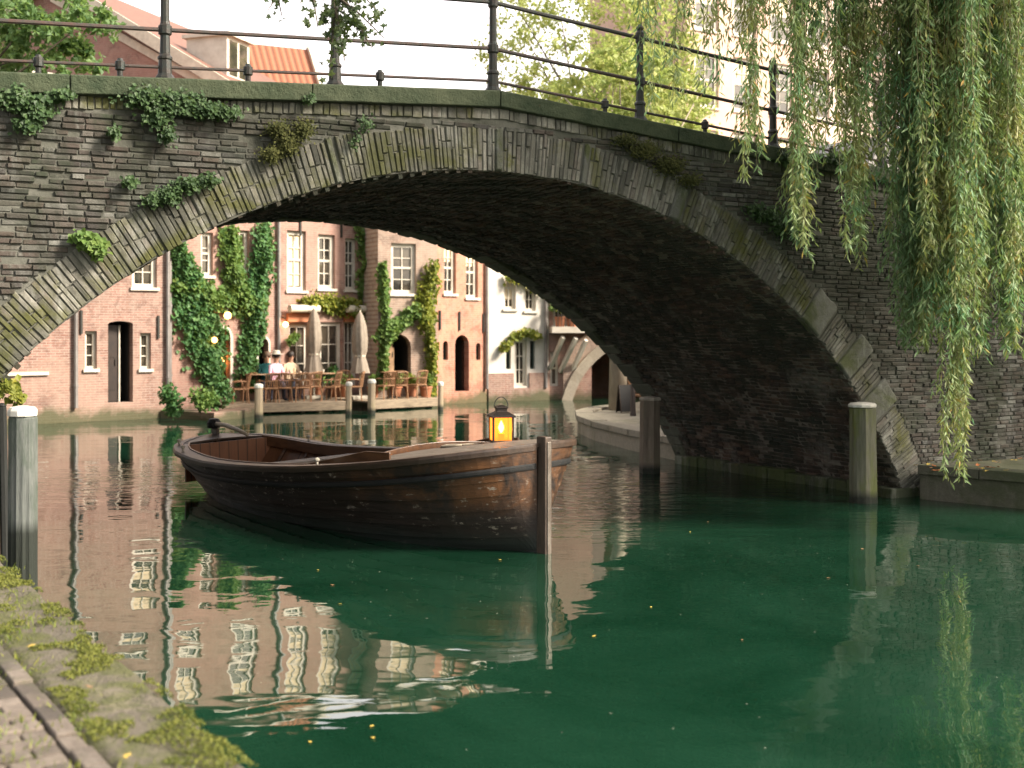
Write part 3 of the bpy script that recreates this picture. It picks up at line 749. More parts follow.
h2b.pipe(279, .3); h2b.pipe(377, .3, 8.3); h2b.anchor(300, 226); h2b.anchor(341, 228)
h2b.finish(.22); h2b.roof(9.0, M['roofred'])
h3 = Facade('canal_house', 'brown brick canal house with one large white window above an arched passage', Vector((-3.84, 34.4, 0)), F[3], 8.4, H3M)
h3.window(h3.rect(391, 416, 243, 294), 2, 4, fw=.11, curtain=.0); h3.upper(((391, 417),), 120, 190, cols=2, rows=4, fw=.11, curtain=.6)
h3.doorway(h3.rect(384, 411, 334, 388), arch=.9, depth=1.3, leaf=(.05, .52, 'tablewood')); h3.finish(.25); h3.roof(9.0, M['roofred'])
h4 = Facade('canal_house', 'orange brick canal house with two tall windows over a small arched door', F[3], F[4], 8.3, H4M)
h4.window(h4.rect(444, 456, 243, 294), 2, 4, fw=.09, curtain=.3); h4.window(h4.rect(466, 478, 248, 298), 2, 4, fw=.09, curtain=.3)
h4.upper(((444, 457), (467, 480)), 130, 190, cols=2, rows=4, fw=.1, curtain=.5)
h4.doorway(h4.rect(455, 469, 335, 391), arch=1, depth=.9, leaf=(.05, .45, 'darkwood')); h4.window(h4.rect(443, 448, 341, 360), 1, 2, arch=1, fw=.04, frame='greenpaint', sill=False); h4.window(h4.rect(476, 480.5, 343, 360), 1, 2, arch=1, fw=.04, frame='greenpaint', sill=False)
for p_ in ((439.5, 320), (459, 321), (483, 323)): h4.anchor(*p_)
h4.pipe(487, .4); h4.finish(.3); h4.roof(8.9, M['roofred'])
h5 = Facade('canal_house', 'white rendered canal house with a green door over a brick plinth', F[4], F[5], 8.0, H5M)
h5.window(h5.rect(504, 516, 268, 309), 2, 4, fw=.08, curtain=.7); h5.window(h5.rect(525, 536, 270, 311), 2, 4, fw=.08, curtain=.4)
h5.window(h5.rect(515, 527, 340, 386), 2, 3, fw=.09, sash=False, glass='glass', frame='white', sill=False); h5.window(h5.rect(506, 511, 340, 369), 1, 3, fw=.05, frame='greenpaint', sill=False); h5.window(h5.rect(530, 535, 341, 369), 1, 3, fw=.05, frame='greenpaint', sill=False)
h5.upper(((504, 516), (525, 536)), 160, 215, cols=2, rows=4, fw=.09)
q = MB(); a_, b_ = h5.sz(515, 373)[0], h5.sz(527, 373)[0]; zt = h5.sz(520, 373)[1]
q.box(0, a_-.06, -.06, -.004, -.6, zt); q.box(b_+.06, h5.L, -.06, -.004, -.6, zt); q.box(a_-.061, b_+.061, -.06, -.004, -.6, h5.sz(520, 388)[1])
q.build('brick_plinth', H1M, h5.root); h5.pipe(546, .4); h5.finish(.2); h5.roof(8.8, M['roofred'])
h6 = Facade('canal_house', 'house with a white balcony on three slanting white struts beside the far bridge', F[5], F[6], 7.6, H2M)
h6.window(h6.rect(550, 558, 352, 386), 1, 2, fw=.07, frame='white', glass='glass', sill=False); h6.window(h6.rect(553, 566, 280, 326), 2, 3, fw=.08, curtain=.5); h6.window(h6.rect(577, 590, 285, 327), 2, 3, fw=.08)
q = MB(); z_ = zat(330, 36.4); a_, b_ = h6.k(547, -.6), h6.k(592, -.6); q.box(max(.02, a_), b_, -.85, -.003, z_-.09, z_+.1); q.build('balcony_floor', M['white'], h6.root)
for p0, p1 in (((563, 337), (550, 368)), ((576, 338), (560, 372)), ((586, 340), (571, 373))):
    q = MB(); k0 = h6.sz(*p0, -.75); k1 = h6.sz(*p1, 0); q.bar((k0[0], -.75, k0[1]), (k1[0], -.03, k1[1]), .11, .12); q.build('balcony_strut', M['white'], h6.root)
q = MB(); a2, b2 = max(.05, a_)+.03, b_-.03
for s_ in np.arange(a2, b2, .12): q.box(s_-.01, s_+.01, -.82, -.80, z_+.1, z_+.85)
q.box(a2-.02, b2, -.84, -.78, z_+.85, z_+.9); q.build('balcony_rail', M['iron'], h6.root)
h6.finish(.2); h6.roof(8.5, M['roofred'])

# small bridge beyond, brick with a pale stone arch
fb = thing('far_bridge', 'small pale stone and brick bridge far beyond, right of the balcony house', 'bridge', (1.95, 37.5, 0), radians(4))
fm = stonemat('far_bridge_stone', [(0, (.32,.27,.2)), (1, (.42,.36,.28))], moss=(.2,.18,.1), mossamt=.4, mlo=.55)
c0, rad, zc2 = 2.5, 2.68, -.7
def fpts(r, n=28):
    aa = math.acos(min(1, (-zc2-.6)/r)); return [(c0+r*sin(-aa+2*aa*i/n), zc2+r*cos(-aa+2*aa*i/n)) for i in range(n+1)]
po = [(-.35, -.6)]+fpts(rad)+[(12, -.6), (12, 2.6), (4.2, 2.75), (.75, 2.3), (.1, 1.9), (-.35, 1.0)]
q = MB(); tr = tessellate_polygon([[Vector((x, z, 0)) for x, z in po]])
q.add([(x, 0, z) for x, z in po]+[(x, 4, z) for x, z in po], [tuple(t) for t in tr]+[tuple(i+len(po) for i in t) for t in tr]+[(i, (i+1) % len(po), (i+1) % len(po)+len(po), i+len(po)) for i in range(len(po))])
q.build('bridge_wall', H3M, fb, recalc=False)
q = MB(); A1, A2 = fpts(rad-.02), fpts(rad+.30)
for i in range(28):
    for (pa, pb, pc, pd) in ((A1[i], A1[i+1], A2[i+1], A2[i]),):
        q.add([(x, y, z) for y in (-.06, .3) for x, z in (pa, pb, pc, pd)], [(0,1,2,3),(4,7,6,5),(0,4,5,1),(2,6,7,3),(1,5,6,2),(3,7,4,0)])
q.build('stone_arch', fm, fb)
q = MB(); q.add([(x, y, z) for x, z in ((.5, 2.15), (4.2, 2.75), (12, 2.6)) for y, z in ((-.1, z), (-.1, z+.22), (.35, z+.22), (.35, z))], [(i*4+k, i*4+(k+1) % 4, (i+1)*4+(k+1) % 4, (i+1)*4+k) for i in range(2) for k in range(4)]+[(0,1,2,3), (8,9,10,11)])
q.build('parapet', fm, fb)
q = MB(); q.box(-.2, 6, 3.4, 3.6, -.6, 2.3); q.build('arch_back_wall', brickmat('back_red_brick', (.45,.2,.13), (.36,.16,.11), (.4,.3,.22)), fb)

# gabled house seen above the bridge, top left
def gable_house():
    gx = thing('gabled_house', 'tall pink brick house with cream bargeboards and a white dormer, above the bridge at upper left', 'house', (-9.7, 33.3, 0), radians(-18))
    # local: x right, y back; gable wall faces the viewer's left, slope faces right
    return gx
GH = thing('gabled_house', 'tall pink brick house with cream bargeboards and a white roof dormer, upper left', 'house', (-8.0, 33.8, 3.6), radians(-19))
# local x along gable wall, -x..0 ; ridge runs along local y ; eave at x=0, z=5.4 ; apex x=-5.2
q = MB(); EZ, AX, AZ, DG = 5.55, -6.0, 9.1, 7.0
q.add([(0,0,0),(0,0,EZ),(AX,0,AZ),(2*AX,0,EZ),(2*AX,0,0),(0,DG,0),(0,DG,EZ),(AX,DG,AZ),(2*AX,DG,EZ),(2*AX,DG,0)], [(0,1,2,3,4),(5,9,8,7,6),(0,5,6,1),(4,3,8,9)])
q.build('wall', H2M, GH)
q = MB(); ov = .3; dx = .35; sl_ = (AZ-EZ)/(-AX)
q.add([(dx,-ov,EZ-dx*sl_+.1),(AX,-ov,AZ+.1),(AX,DG,AZ+.1),(dx,DG,EZ-dx*sl_+.1),(2*AX-dx,-ov,EZ-dx*sl_+.1),(2*AX-dx,DG,EZ-dx*sl_+.1)], [(0,1,2,3),(1,4,5,2)])
M['roofbrown'] = plain('brown_tiles', (.20,.10,.07), (.12,.065,.05), .85, 5, .5, stretch=(1,1,3)); q.build('roof', M['roofbrown'], GH, solid=.08)
q = MB()
q.bar((dx, -ov-.04, EZ-dx*sl_-.05), (AX, -ov-.04, AZ-.05), .08, .34); q.bar((AX, -ov-.04, AZ-.05), (2*AX-dx, -ov-.04, EZ-dx*sl_-.05), .08, .34); q.build('bargeboard', M['cream'], GH)
q = MB(); q.bar((dx-.5, -.05, EZ-dx*sl_-.1), (AX, -.05, AZ-.62), .06, .22); q.build('gable_band', M['cream'], GH)
for zz in (2.6,):
    for xx in (-2.6, -5.0):
        q = MB(); q.box(xx-.45, xx+.45, -.05, .02, zz, zz+1.3); f_ = q.build('window', M['white'], GH); q = MB(); q.box(xx-.36, xx+.36, -.06, -.045, zz+.1, zz+1.2); q.build('pane', M['glass'], f_)
dm = MB(); dm.box(-1.7, -.35, .5, 1.7, EZ+.2, EZ+1.5); do_ = dm.build('dormer', M['white'], GH)
q = MB(); q.box(-1.8, -.22, .4, 1.8, EZ+1.5, EZ+1.6); q.build('dormer_roof', M['white'], do_)
for yy in (.62, 1.15):
    q = MB(); q.box(-.36, -.335, yy, yy+.42, EZ+.4, EZ+1.4); q.build('pane', M['glass'], do_)
for f_ in (1.8, 1.9, 2.6, 2.7): pass

rr = Facade('red_roofed_house', 'house with a red tiled roof seen above the bridge right of the dormer', Vector((-9.6, 38.5, 0)), Vector((-6.15, 40.2, 0)), 8.9, H2M, zbase=3.6)
rr.finish(); rr.roof(12.1, M['roofred'])
q = MB(); q.bar((rr.L+.06, -.3, 8.85), (rr.L+.06, 2.5, 12.17), .10, .26); q.bar((rr.L+.06, 2.5, 12.17), (rr.L+.06, 5.2, 8.9), .10, .26); q.build('bargeboard', M['cream'], rr.root)
r2_ = Facade('red_roofed_house', 'low far red roof peeking over the bridge near its crown', Vector((-5.2, 42.5, 0)), Vector((-2.5, 43.2, 0)), 9.6, H2M, zbase=3.6)
r2_.finish(); r2_.roof(11.0, M['roofred'])
# pale houses up on the right bank street, seen through the willow
def right_house(label, A, B, H, mat, wins, rows=4):
    f = Facade('townhouse', label, Vector(A), Vector(B), H, mat, depth=7, zbase=4.0)
    for i in range(wins):
        for j in range(rows):
            c_ = f.L*(i+.5)/wins; z0 = 5.0+j*3.1
            f.window((c_-.62, c_+.62, z0, z0+2.2), 2, 4, fw=.14, curtain=.4 if (i+j) % 2 else 0)
    f.finish(.15); f.roof(H+2.2, M['roofred']); return f
RWM = plain('pale_pink_render', (.72,.56,.46), (.62,.48,.4), .85, 1.3, .15)
RWC = plain('cream_render', (.66,.46,.36), (.56,.38,.3), .85, 1.3, .15)
right_house('tall salmon-cream townhouse on the street behind the bridge railing', (7.0, 48.0, 0), (12.2, 51.0, 0), 18, RWC, 3)
right_house('pale pink townhouse behind the willow strands', (12.3, 50.9, 0), (17.2, 53.5, 0), 19, RWM, 3)
right_house('rose brick townhouse mostly hidden by the willow at the right', (17.3, 53.3, 0), (24.0, 50.5, 0), 19, H2M, 4)
# ------------------------------------------------------------------ the boat
STEM = Vector((.306, 11.86, 0)); BB = Vector((-.65, .76, 0)).normalized()   # towards the stern
# local frame: x = towards stern, y = towards far side (away from viewer)
boat = thing('rowing_boat', 'old brown clinker wooden canal boat with open cockpit lying under the bridge', 'boat', STEM, atan2(BB.y, BB.x)); boat.rotation_euler.x = -.03
def lerp(tab, s):
    for (a, va), (b_, vb) in zip(tab[:-1], tab[1:]):
        if s <= b_: 
            t = (s-a)/(b_-a) if b_ > a else 0; return va+(vb-va)*t
    return tab[-1][1]
def smooth_tab(tab):
    xs = [t[0] for t in tab]; ys = [t[1] for t in tab]
    return lambda s: sm(xs, ys, s)
def sm(xs, ys, s):
    if s <= xs[0]: return ys[0]
    if s >= xs[-1]: return ys[-1]
    i = max(k for k in range(len(xs)) if xs[k] <= s); i = min(i, len(xs)-2)
    def sl(k):
        if k == 0: return (ys[1]-ys[0])/(xs[1]-xs[0])
        if k == len(xs)-1: return (ys[-1]-ys[-2])/(xs[-1]-xs[-2])
        a = (ys[k]-ys[k-1])/(xs[k]-xs[k-1]); b_ = (ys[k+1]-ys[k])/(xs[k+1]-xs[k])
        return 0 if a*b_ <= 0 else 2*a*b_/(a+b_)
    h_ = xs[i+1]-xs[i]; t = (s-xs[i])/h_
    return (2*t**3-3*t*t+1)*ys[i]+(t**3-2*t*t+t)*h_*sl(i)+(-2*t**3+3*t*t)*ys[i+1]+(t**3-t*t)*h_*sl(i+1)
HG = smooth_tab([(0,.05),(.06,.33),(.15,.54),(.3,.74),(.5,.89),(.8,.99),(1.3,1.05),(2.2,1.08),(3.4,1.10),(4.5,1.08),(5.4,1.0),(6.0,.92),(6.35,.74),(6.55,.42),(6.66,.10),(6.67,.03)])
HW = smooth_tab([(0,.03),(.15,.09),(.3,.17),(.5,.30),(.8,.48),(1.3,.69),(2.2,.88),(3.4,.95),(4.5,.90),(5.4,.72),(6.0,.46),(6.35,.27),(6.55,.12),(6.67,.02)])
SH = smooth_tab([(0,1.05),(.5,.975),(1.5,.835),(3,.67),(4.2,.59),(5.2,.555),(6,.59),(6.67,.68)])
def rake(s, v): return s + (0.10*(1-v) if s < .001 else 0)
NP = 9
def hull_pt(s, v, side, off=0):
    """v 0 (below water) .. 1 (gunwale)"""
    zg = SH(s); zb = -.28; z = zb+(zg-zb)*v; g_, w_ = HG(s), HW(s)
    vw = (0-zb)/(zg-zb); b0 = w_*.72
    if v < vw: t = v/vw; y = b0+(w_-b0)*sin(t*pi/2)
    else: t = (v-vw)/(1-vw); y = w_+(g_-w_)*(t**.85)
    xs = s + .30*max(0, (s-6.1)/.57)*(v-.6)+(.06*(1-v))*max(0, 1-s/.6)
    return Vector((xs*1.035, side*(y+off), z))
stations = [0,.03,.06,.1,.15,.22,.3,.4,.5,.65,.8,1,1.3,1.7,2.2,2.8,3.4,4,4.5,5,5.4,5.7,6,6.2,6.35,6.47,6.56,6.62,6.66,6.67]
hl = MB()
for side in (-1, 1):
    for k in range(NP):
        v0, v1 = k/NP, (k+1)/NP; vs = []
        for s in stations:
            e = min(1, s*4)*min(1, (6.67-s)*4)
            vs += [hull_pt(s, v0, side, .027*e), hull_pt(s, (v0*.5+v1*.5), side, .015*e), hull_pt(s, v1+.012, side, .002*e)]
        n = len(stations); fs = []
        for i in range(n-1):
            for j in range(2): fs.append((i*3+j, i*3+j+1, (i+1)*3+j+1, (i+1)*3+j))
        hl.add(vs, fs)
        # plank's under edge
        vs = []
        for s in stations:
            e = min(1, s*4)*min(1, (6.67-s)*4); vs += [hull_pt(s, v0, side, .027*e), hull_pt(s, v0, side, -.002)]
        hl.add(vs, [(i*2, i*2+1, i*2+3, i*2+2) for i in range(n-1)])
m, nt, b = newmat('tarred_hull_wood'); st = objvec(nt, scale=(.35, .35, 5)); o3 = objvec(nt)
n1 = noise(nt, st, 5, 8, .7, .4); n2 = noise(nt, o3, 2.0, 7, .7, .5); n3 = noise(nt, objvec(nt, scale=(1, 1, 2.6)), 7, 6, .75, .2)
c = mix(nt, n1, (.005,.004,.003), (.022,.012,.007))
s_ = N(nt, 'ShaderNodeSeparateXYZ'); nt.links.new(o3, s_.inputs[0])
bowm = mathn(nt, 'MULTIPLY', ramp(nt, mathn(nt, 'DIVIDE', s_.outputs[0], 6.0), [(.02, 1.), (.42, 0.)]), ramp(nt, n2, [(.4, 0.), (.6, 1.)]))
bowm = mathn(nt, 'MULTIPLY', bowm, ramp(nt, s_.outputs[2], [(.35, 0.), (.6, 1.)]))
c = mix(nt, mathn(nt, 'MULTIPLY', bowm, .75), c, (.17,.07,.022))
c = mix(nt, mathn(nt, 'MULTIPLY', ramp(nt, n3, [(.585, 0.), (.625, .9)]), ramp(nt, n2, [(.45, 0.), (.58, 1.)])), c, (.28,.24,.19))
low = ramp(nt, mathn(nt, 'ADD', s_.outputs[2], mathn(nt, 'MULTIPLY', n2, .2)), [(.18, .9), (.34, 0.)])
c = mix(nt, low, c, (.012,.018,.014))
nt.links.new(c, b.inputs['Base Color']); nt.links.new(ramp(nt, n1, [(.3, .42), (.7, .7)]), b.inputs['Roughness'])
b.inputs['Coat Weight'].default_value = 0; b.inputs['Coat Roughness'].default_value = .2
bump(nt, b, mathn(nt, 'ADD', n1, mathn(nt, 'MULTIPLY', n3, .6)), .5, .008)
M['hull'] = m
hl.build('hull', M['hull'], boat, smooth=False, recalc=False)
M['varnish'] = plain('varnished_wood', (.13,.06,.027), (.06,.028,.014), .35, 6, .25, stretch=(.4, 3, 3), coat=.3)
M['gunwale'] = plain('dark_gunwale', (.065,.040,.026), (.028,.018,.012), .45, 5, .3, stretch=(.4, 2, 2), coat=.1)
M['strake'] = plain('blackened_strake', (.010,.012,.013), (.022,.020,.018), .6, 6, .3, stretch=(.4, 2, 2), spec=.3)
M['greywood'] = plain('greyed_wood', (.22,.185,.15), (.10,.08,.062), .6, 6, .4, stretch=(.4, 4, 2))
def ring_strip(name, mat, prof, smin=0, smax=6.67, side_list=(-1, 1), parent=boat, vfun=None):
    for side in side_list: pass
    mb = MB(); ss = [s for s in stations if smin <= s <= smax]
    for side in side_list:
        vs = []; n = len(prof)
        for s in ss:
            for (o, dz) in prof:
                g_ = hull_pt(s, 1 if vfun is None else vfun(s), side, 0); e = 1
                y = side*max(abs(g_.y)+o, .0); vs.append((g_.x, y, g_.z+dz))
        fs = [(i*n+k, i*n+(k+1) % n, (i+1)*n+(k+1) % n, (i+1)*n+k) for i in range(len(ss)-1) for k in range(n)]
        fs += [tuple(range(n)), tuple((len(ss)-1)*n+k for k in range(n))]
        mb.add(vs, fs)
    return mb.build(name, mat, parent, bevel=.008)
ring_strip('gunwale', M['gunwale'], [(.045, -.035), (.05, .01), (.035, .035), (-.10, .04), (-.11, .012), (-.01, .0), (-.0, -.035)])
def vst(s): zg = SH(s); return (zg-.17-.02*(1-s/6.67)+.28)/(zg+.28)
ring_strip('rubbing_strake', M['strake'], [(.0, -.03), (.045, -.028), (.055, -.01), (.055, .012), (.045, .03), (.0, .032)], vfun=vst)
# stem post
p = MB(); p.box(-.085, .05, -.045, .045, -.4, 1.15); sp_ = p.build('stem_post', plain('stem_wood', (.10,.07,.05), (.045,.032,.024), .5, 7, .5, stretch=(3,3,.5)), boat, bevel=.012); sp_.rotation_euler.x = .03
p = MB(); p.box(-.097, -.083, -.024, .024, -.4, 1.10); sp_ = p.build('stem_iron', plain('bare_stem_iron', (.22,.195,.165), (.09,.07,.055), .45, 9, .4, metal=.6, stretch=(1,1,.4)), boat, bevel=.004); sp_.rotation_euler.x = .03
# inner planking, floor
inn = MB()
for side in (-1, 1):
    ss = [s for s in stations if 1.2 <= s <= 6.6]; vs = []
    for s in ss:
        for v in (.38, .6, .8, .99):
            g_ = hull_pt(s, v, side, -.045); vs.append(g_)
    inn.add(vs, [(i*4+k, i*4+k+1, (i+1)*4+k+1, (i+1)*4+k) for i in range(len(ss)-1) for k in range(3)])
m, nt, b = newmat('inner_lining'); o3 = objvec(nt)
wv = N(nt, 'ShaderNodeTexWave'); wv.wave_type = 'BANDS'; wv.bands_direction = 'X'; wv.wave_profile = 'SAW'; wv.inputs['Scale'].default_value = 1.1; nt.links.new(o3, wv.inputs[0])
c = mix(nt, noise(nt, objvec(nt, scale=(4, 4, .6)), 4, 6), (.20,.085,.038), (.085,.038,.018)); c = mix(nt, ramp(nt, wv.outputs['Fac'], [(.0, 1.), (.12, 0.)]), c, (.012,.007,.004))
nt.links.new(c, b.inputs['Base Color']); b.inputs['Roughness'].default_value = .45
inn.build('inner_planking', m, boat, recalc=False)
fl = MB(); ss = [s for s in stations if 1.0 <= s <= 6.35]; vs = []
for s in ss:
    for sd_ in (-1, 1): g_ = hull_pt(s, .45, sd_, -.05); vs.append((g_.x, g_.y, .14))
fl.add(vs, [(i*2, i*2+1, i*2+3, i*2+2) for i in range(len(ss)-1)]); fl.build('floor_boards', M['greywood'], boat)
for s in np.arange(1.9, 6.2, .42):
    for side in (-1, 1): rb_ = MB(); rb_.tube([hull_pt(s, v, side, -.06) for v in (.4, .6, .8, .98)], .018, 6); rb_.build('rib', M['varnish'], boat)
# foredeck with crown, stern deck
dk = MB(); ss = [s for s in stations if s <= 1.7]; vs = []; n = 9
def deckz(s, t): return SH(s)+.012+.07*(1-t*t)*min(1, s*2)
for s in ss:
    for k in range(n):
        t = -1+2*k/(n-1); g_ = hull_pt(s, 1, 1, 0); vs.append((g_.x, t*(abs(g_.y)-.05), deckz(s, t)))
dk.add(vs, [(i*n+k, i*n+k+1, (i+1)*n+k+1, (i+1)*n+k) for i in range(len(ss)-1) for k in range(n-1)])
dk.build('foredeck', M['greywood'], boat, solid=.02)
sd2 = MB(); ss = [s for s in stations if s >= 6.3]; vs = []
for s in ss:
    for k in range(n):
        t = -1+2*k/(n-1); g_ = hull_pt(s, 1, 1, 0); vs.append((g_.x, t*(abs(g_.y)-.05), SH(s)+.012+.03*(1-t*t)))
sd2.add(vs, [(i*n+k, i*n+k+1, (i+1)*n+k+1, (i+1)*n+k) for i in range(len(ss)-1) for k in range(n-1)])
sd2.build('stern_deck', M['gunwale'], boat, solid=.025)
# side decks and coaming round the cockpit
def inner(s): return max(.0, abs(hull_pt(s, 1, 1, 0).y)-.17)
sdk = MB(); ss = [s for s in stations if 1.3 <= s <= 6.36]
for side in (-1, 1):
    vs = []
    for s in ss: g_ = hull_pt(s, 1, side, 0); vs += [(g_.x, side*(abs(g_.y)-.06), SH(s)+.018), (g_.x, side*inner(s), SH(s)+.018)]
    sdk.add(vs, [(i*2, i*2+1, i*2+3, i*2+2) for i in range(len(ss)-1)])
sdk.build('side_deck', M['gunwale'], boat, solid=.02)
co = MB()
for side in (-1, 1):
    vs = []
    for s in ss: g_ = hull_pt(s, 1, side, 0); hh = .045+.10*max(0, 1-abs(s-1.7)/1.1); y = side*inner(s); vs += [(g_.x, y, SH(s)-.10), (g_.x, y, SH(s)+hh), (g_.x, y-side*.022, SH(s)+hh), (g_.x, y-side*.022, SH(s)-.10)]
    co.add(vs, [(i*4+k, i*4+(k+1) % 4, (i+1)*4+(k+1) % 4, (i+1)*4+k) for i in range(len(ss)-1) for k in range(4)]+[(0,1,2,3), tuple(len(vs)-4+k for k in range(4))])
co.build('coaming', M['varnish'], boat, bevel=.006)
tr_ = MB(); i_ = inner(1.7); n = 12; vs = []
for k in range(n+1):
    t = -1+2*k/n; x_ = 1.7+.14*(1-t*t); vs += [(x_, t*i_, .2), (x_, t*i_, SH(1.7)+.075+.07*(1-t*t)), (x_+.025, t*i_, SH(1.7)+.075+.07*(1-t*t)), (x_+.025, t*i_, .2)]
tr_.add(vs, [(i*4+k, i*4+(k+1) % 4, (i+1)*4+(k+1) % 4, (i+1)*4+k) for i in range(n) for k in range(4)])
tr_.build('cockpit_bulkhead', M['varnish'], boat, bevel=.006)
m, nt, b = newmat('bulkhead_planks'); o3 = objvec(nt)
wv = N(nt, 'ShaderNodeTexWave'); wv.bands_direction = 'Y'; wv.wave_profile = 'SAW'; wv.inputs['Scale'].default_value = 2.2; nt.links.new(o3, wv.inputs[0])
c = mix(nt, noise(nt, objvec(nt, scale=(4, 6, .6)), 4, 6), (.27,.105,.045), (.12,.048,.02)); c = mix(nt, ramp(nt, wv.outputs['Fac'], [(.0, 1.), (.14, 0.)]), c, (.012,.007,.004))
nt.links.new(c, b.inputs['Base Color']); b.inputs['Roughness'].default_value = .5
tb = MB(); tb.box(6.33*1.035, 6.36*1.035, -inner(6.3)-.05, inner(6.3)+.05, .14, SH(6.3)+.02); tb.build('stern_bulkhead', m, boat)
for s, wd in ((3.0, .30), (4.55, .26)):
    t_ = MB(); y_ = abs(hull_pt(s, .7, 1, 0).y)-.06; t_.box(s-wd/2, s+wd/2, -y_, y_, .50, .54); t_.build('thwart', M['greywood'], boat, bevel=.006)
# rudder head, tiller, cleats, knobs
rh = MB(); rh.box(6.88, 7.04, -.025, .025, .30, .80); rh.build('rudder', M['gunwale'], boat, bevel=.01)
rh = MB(); rh.lathe([(.085, .80), (.10, .83), (.10, .88), (.07, .93), (.03, .94)], 12, (7.0, 0, 0)); rh.build('rudder_head', M['strake'], boat)
ti = MB(); ti.tube([(6.98, 0, .86), (6.6, .02, .865), (6.2, .05, .83), (5.9, .06, .78)], [.035, .032, .028, .022], 8); ti.build('tiller', plain('bleached_tiller', (.45,.38,.28), (.3,.24,.17), .5, 8, .2), boat, smooth=True)
for s, sd_ in ((6.3, 1), (5.75, -1), (5.9, 1), (2.4, 1)):
    g_ = hull_pt(s, 1, sd_, 0); kb = MB(); kb.lathe([(.014, .03), (.014, .07), (.03, .085), (.03, .10), (.012, .115)], 10, (g_.x, g_.y-sd_*.04, g_.z)); kb.build('gunwale_knob', M['whitestone'], boat)
# rope on the foredeck
BM = Matrix.Translation(STEM) @ Matrix.Rotation(atan2(BB.y, BB.x), 4, 'Z') @ Matrix.Rotation(-.03, 4, 'X')
rp = MB(); pts = []
for k in range(90):
    a = k*.45; r_ = .05+.0019*k; s = 1.38+r_*cos(a)*1.2; y_ = -.1+r_*sin(a); t = y_/HG(s)
    pts.append(BM @ Vector((s, y_, deckz(s, t)+.027+.010*(k % 14 == 0))))
rp.tube(pts, .013, 6)
tag(rp.build('mooring_rope', plain('pale_rope', (.48,.40,.30), (.3,.25,.18), .9, 60, .5), smooth=True), 'pale mooring rope coiled flat on the foredeck beside the lantern', 'rope')
# lantern
ld = deckz(.97, .33/HG(.97)); lp = BM @ Vector((1.0, -.33, ld)); ld = lp.z
LT = thing('lantern', 'black iron candle lantern with glowing amber glass on the boat foredeck', 'lantern', (lp.x, lp.y, ld+.008), radians(12))
q = MB(); w2 = .105
q.box(-w2-.012, w2+.012, -w2-.012, w2+.012, 0, .028)
for sx in (-1, 1):
    for sy in (-1, 1): q.box(sx*w2-.011, sx*w2+.011, sy*w2-.011, sy*w2+.011, .025, .275)
q.box(-w2-.028, w2+.028, -w2-.028, w2+.028, .272, .295)
vs = []
for (hw, z_) in ((w2+.02, .295), (.055, .335), (.055, .365), (.066, .368), (.066, .385), (.02, .40)):
    vs += [(-hw,-hw,z_),(hw,-hw,z_),(hw,hw,z_),(-hw,hw,z_)]
q.add(vs, [(i*4+k, i*4+(k+1) % 4, (i+1)*4+(k+1) % 4, (i+1)*4+k) for i in range(5) for k in range(4)]+[(20,21,22,23)])
q.build('lantern_frame', plain('lantern_iron', (.03,.028,.027), (.05,.035,.028), .45, 20, .3, metal=.6), LT, bevel=.003)
gm, nt, b = newmat('amber_glass'); b.inputs['Base Color'].default_value = (1,.45,.12,1); b.inputs['Roughness'].default_value = .25
b.inputs['Transmission Weight'].default_value = 1; b.inputs['IOR'].default_value = 1.1
b.inputs['Emission Color'].default_value = (1,.33,.05,1); b.inputs['Emission Strength'].default_value = .22
for ax in range(4):
    q = MB(); q.box(-w2+.012, w2-.012, -w2+.0, -w2+.003, .03, .27, Matrix.Rotation(ax*pi/2, 4, 'Z')); q.build('glass_pane', gm, LT)
q = MB(); q.lathe([(.035, .028), (.035, .10), (.03, .103)], 14); q.build('candle', plain('wax', (.8,.65,.4), None, .5, 5, 0), LT, smooth=False)
q = MB(); q.lathe([(.008, .105), (.026, .135), (.032, .16), (.02, .20), (.003, .235)], 12); q.build('flame', emitmat('flame', (1,.58,.15), 16), LT, smooth=True)
q = MB(); q.tube([(0+.075*cos(t), 0, .385+.10*sin(t)) for t in [pi*i/14 for i in range(15)]], .005, 6); q.build('handle', M['iron'], LT)
pl = bpy.data.lights.new('lantern_flame_light', 'POINT'); pl.energy = 3; pl.color = (1,.5,.16); pl.shadow_soft_size = .03
po_ = bpy.data.objects.new('flame_light', pl); COL.objects.link(po_); po_.parent = LT; po_.location = (0, 0, .17)

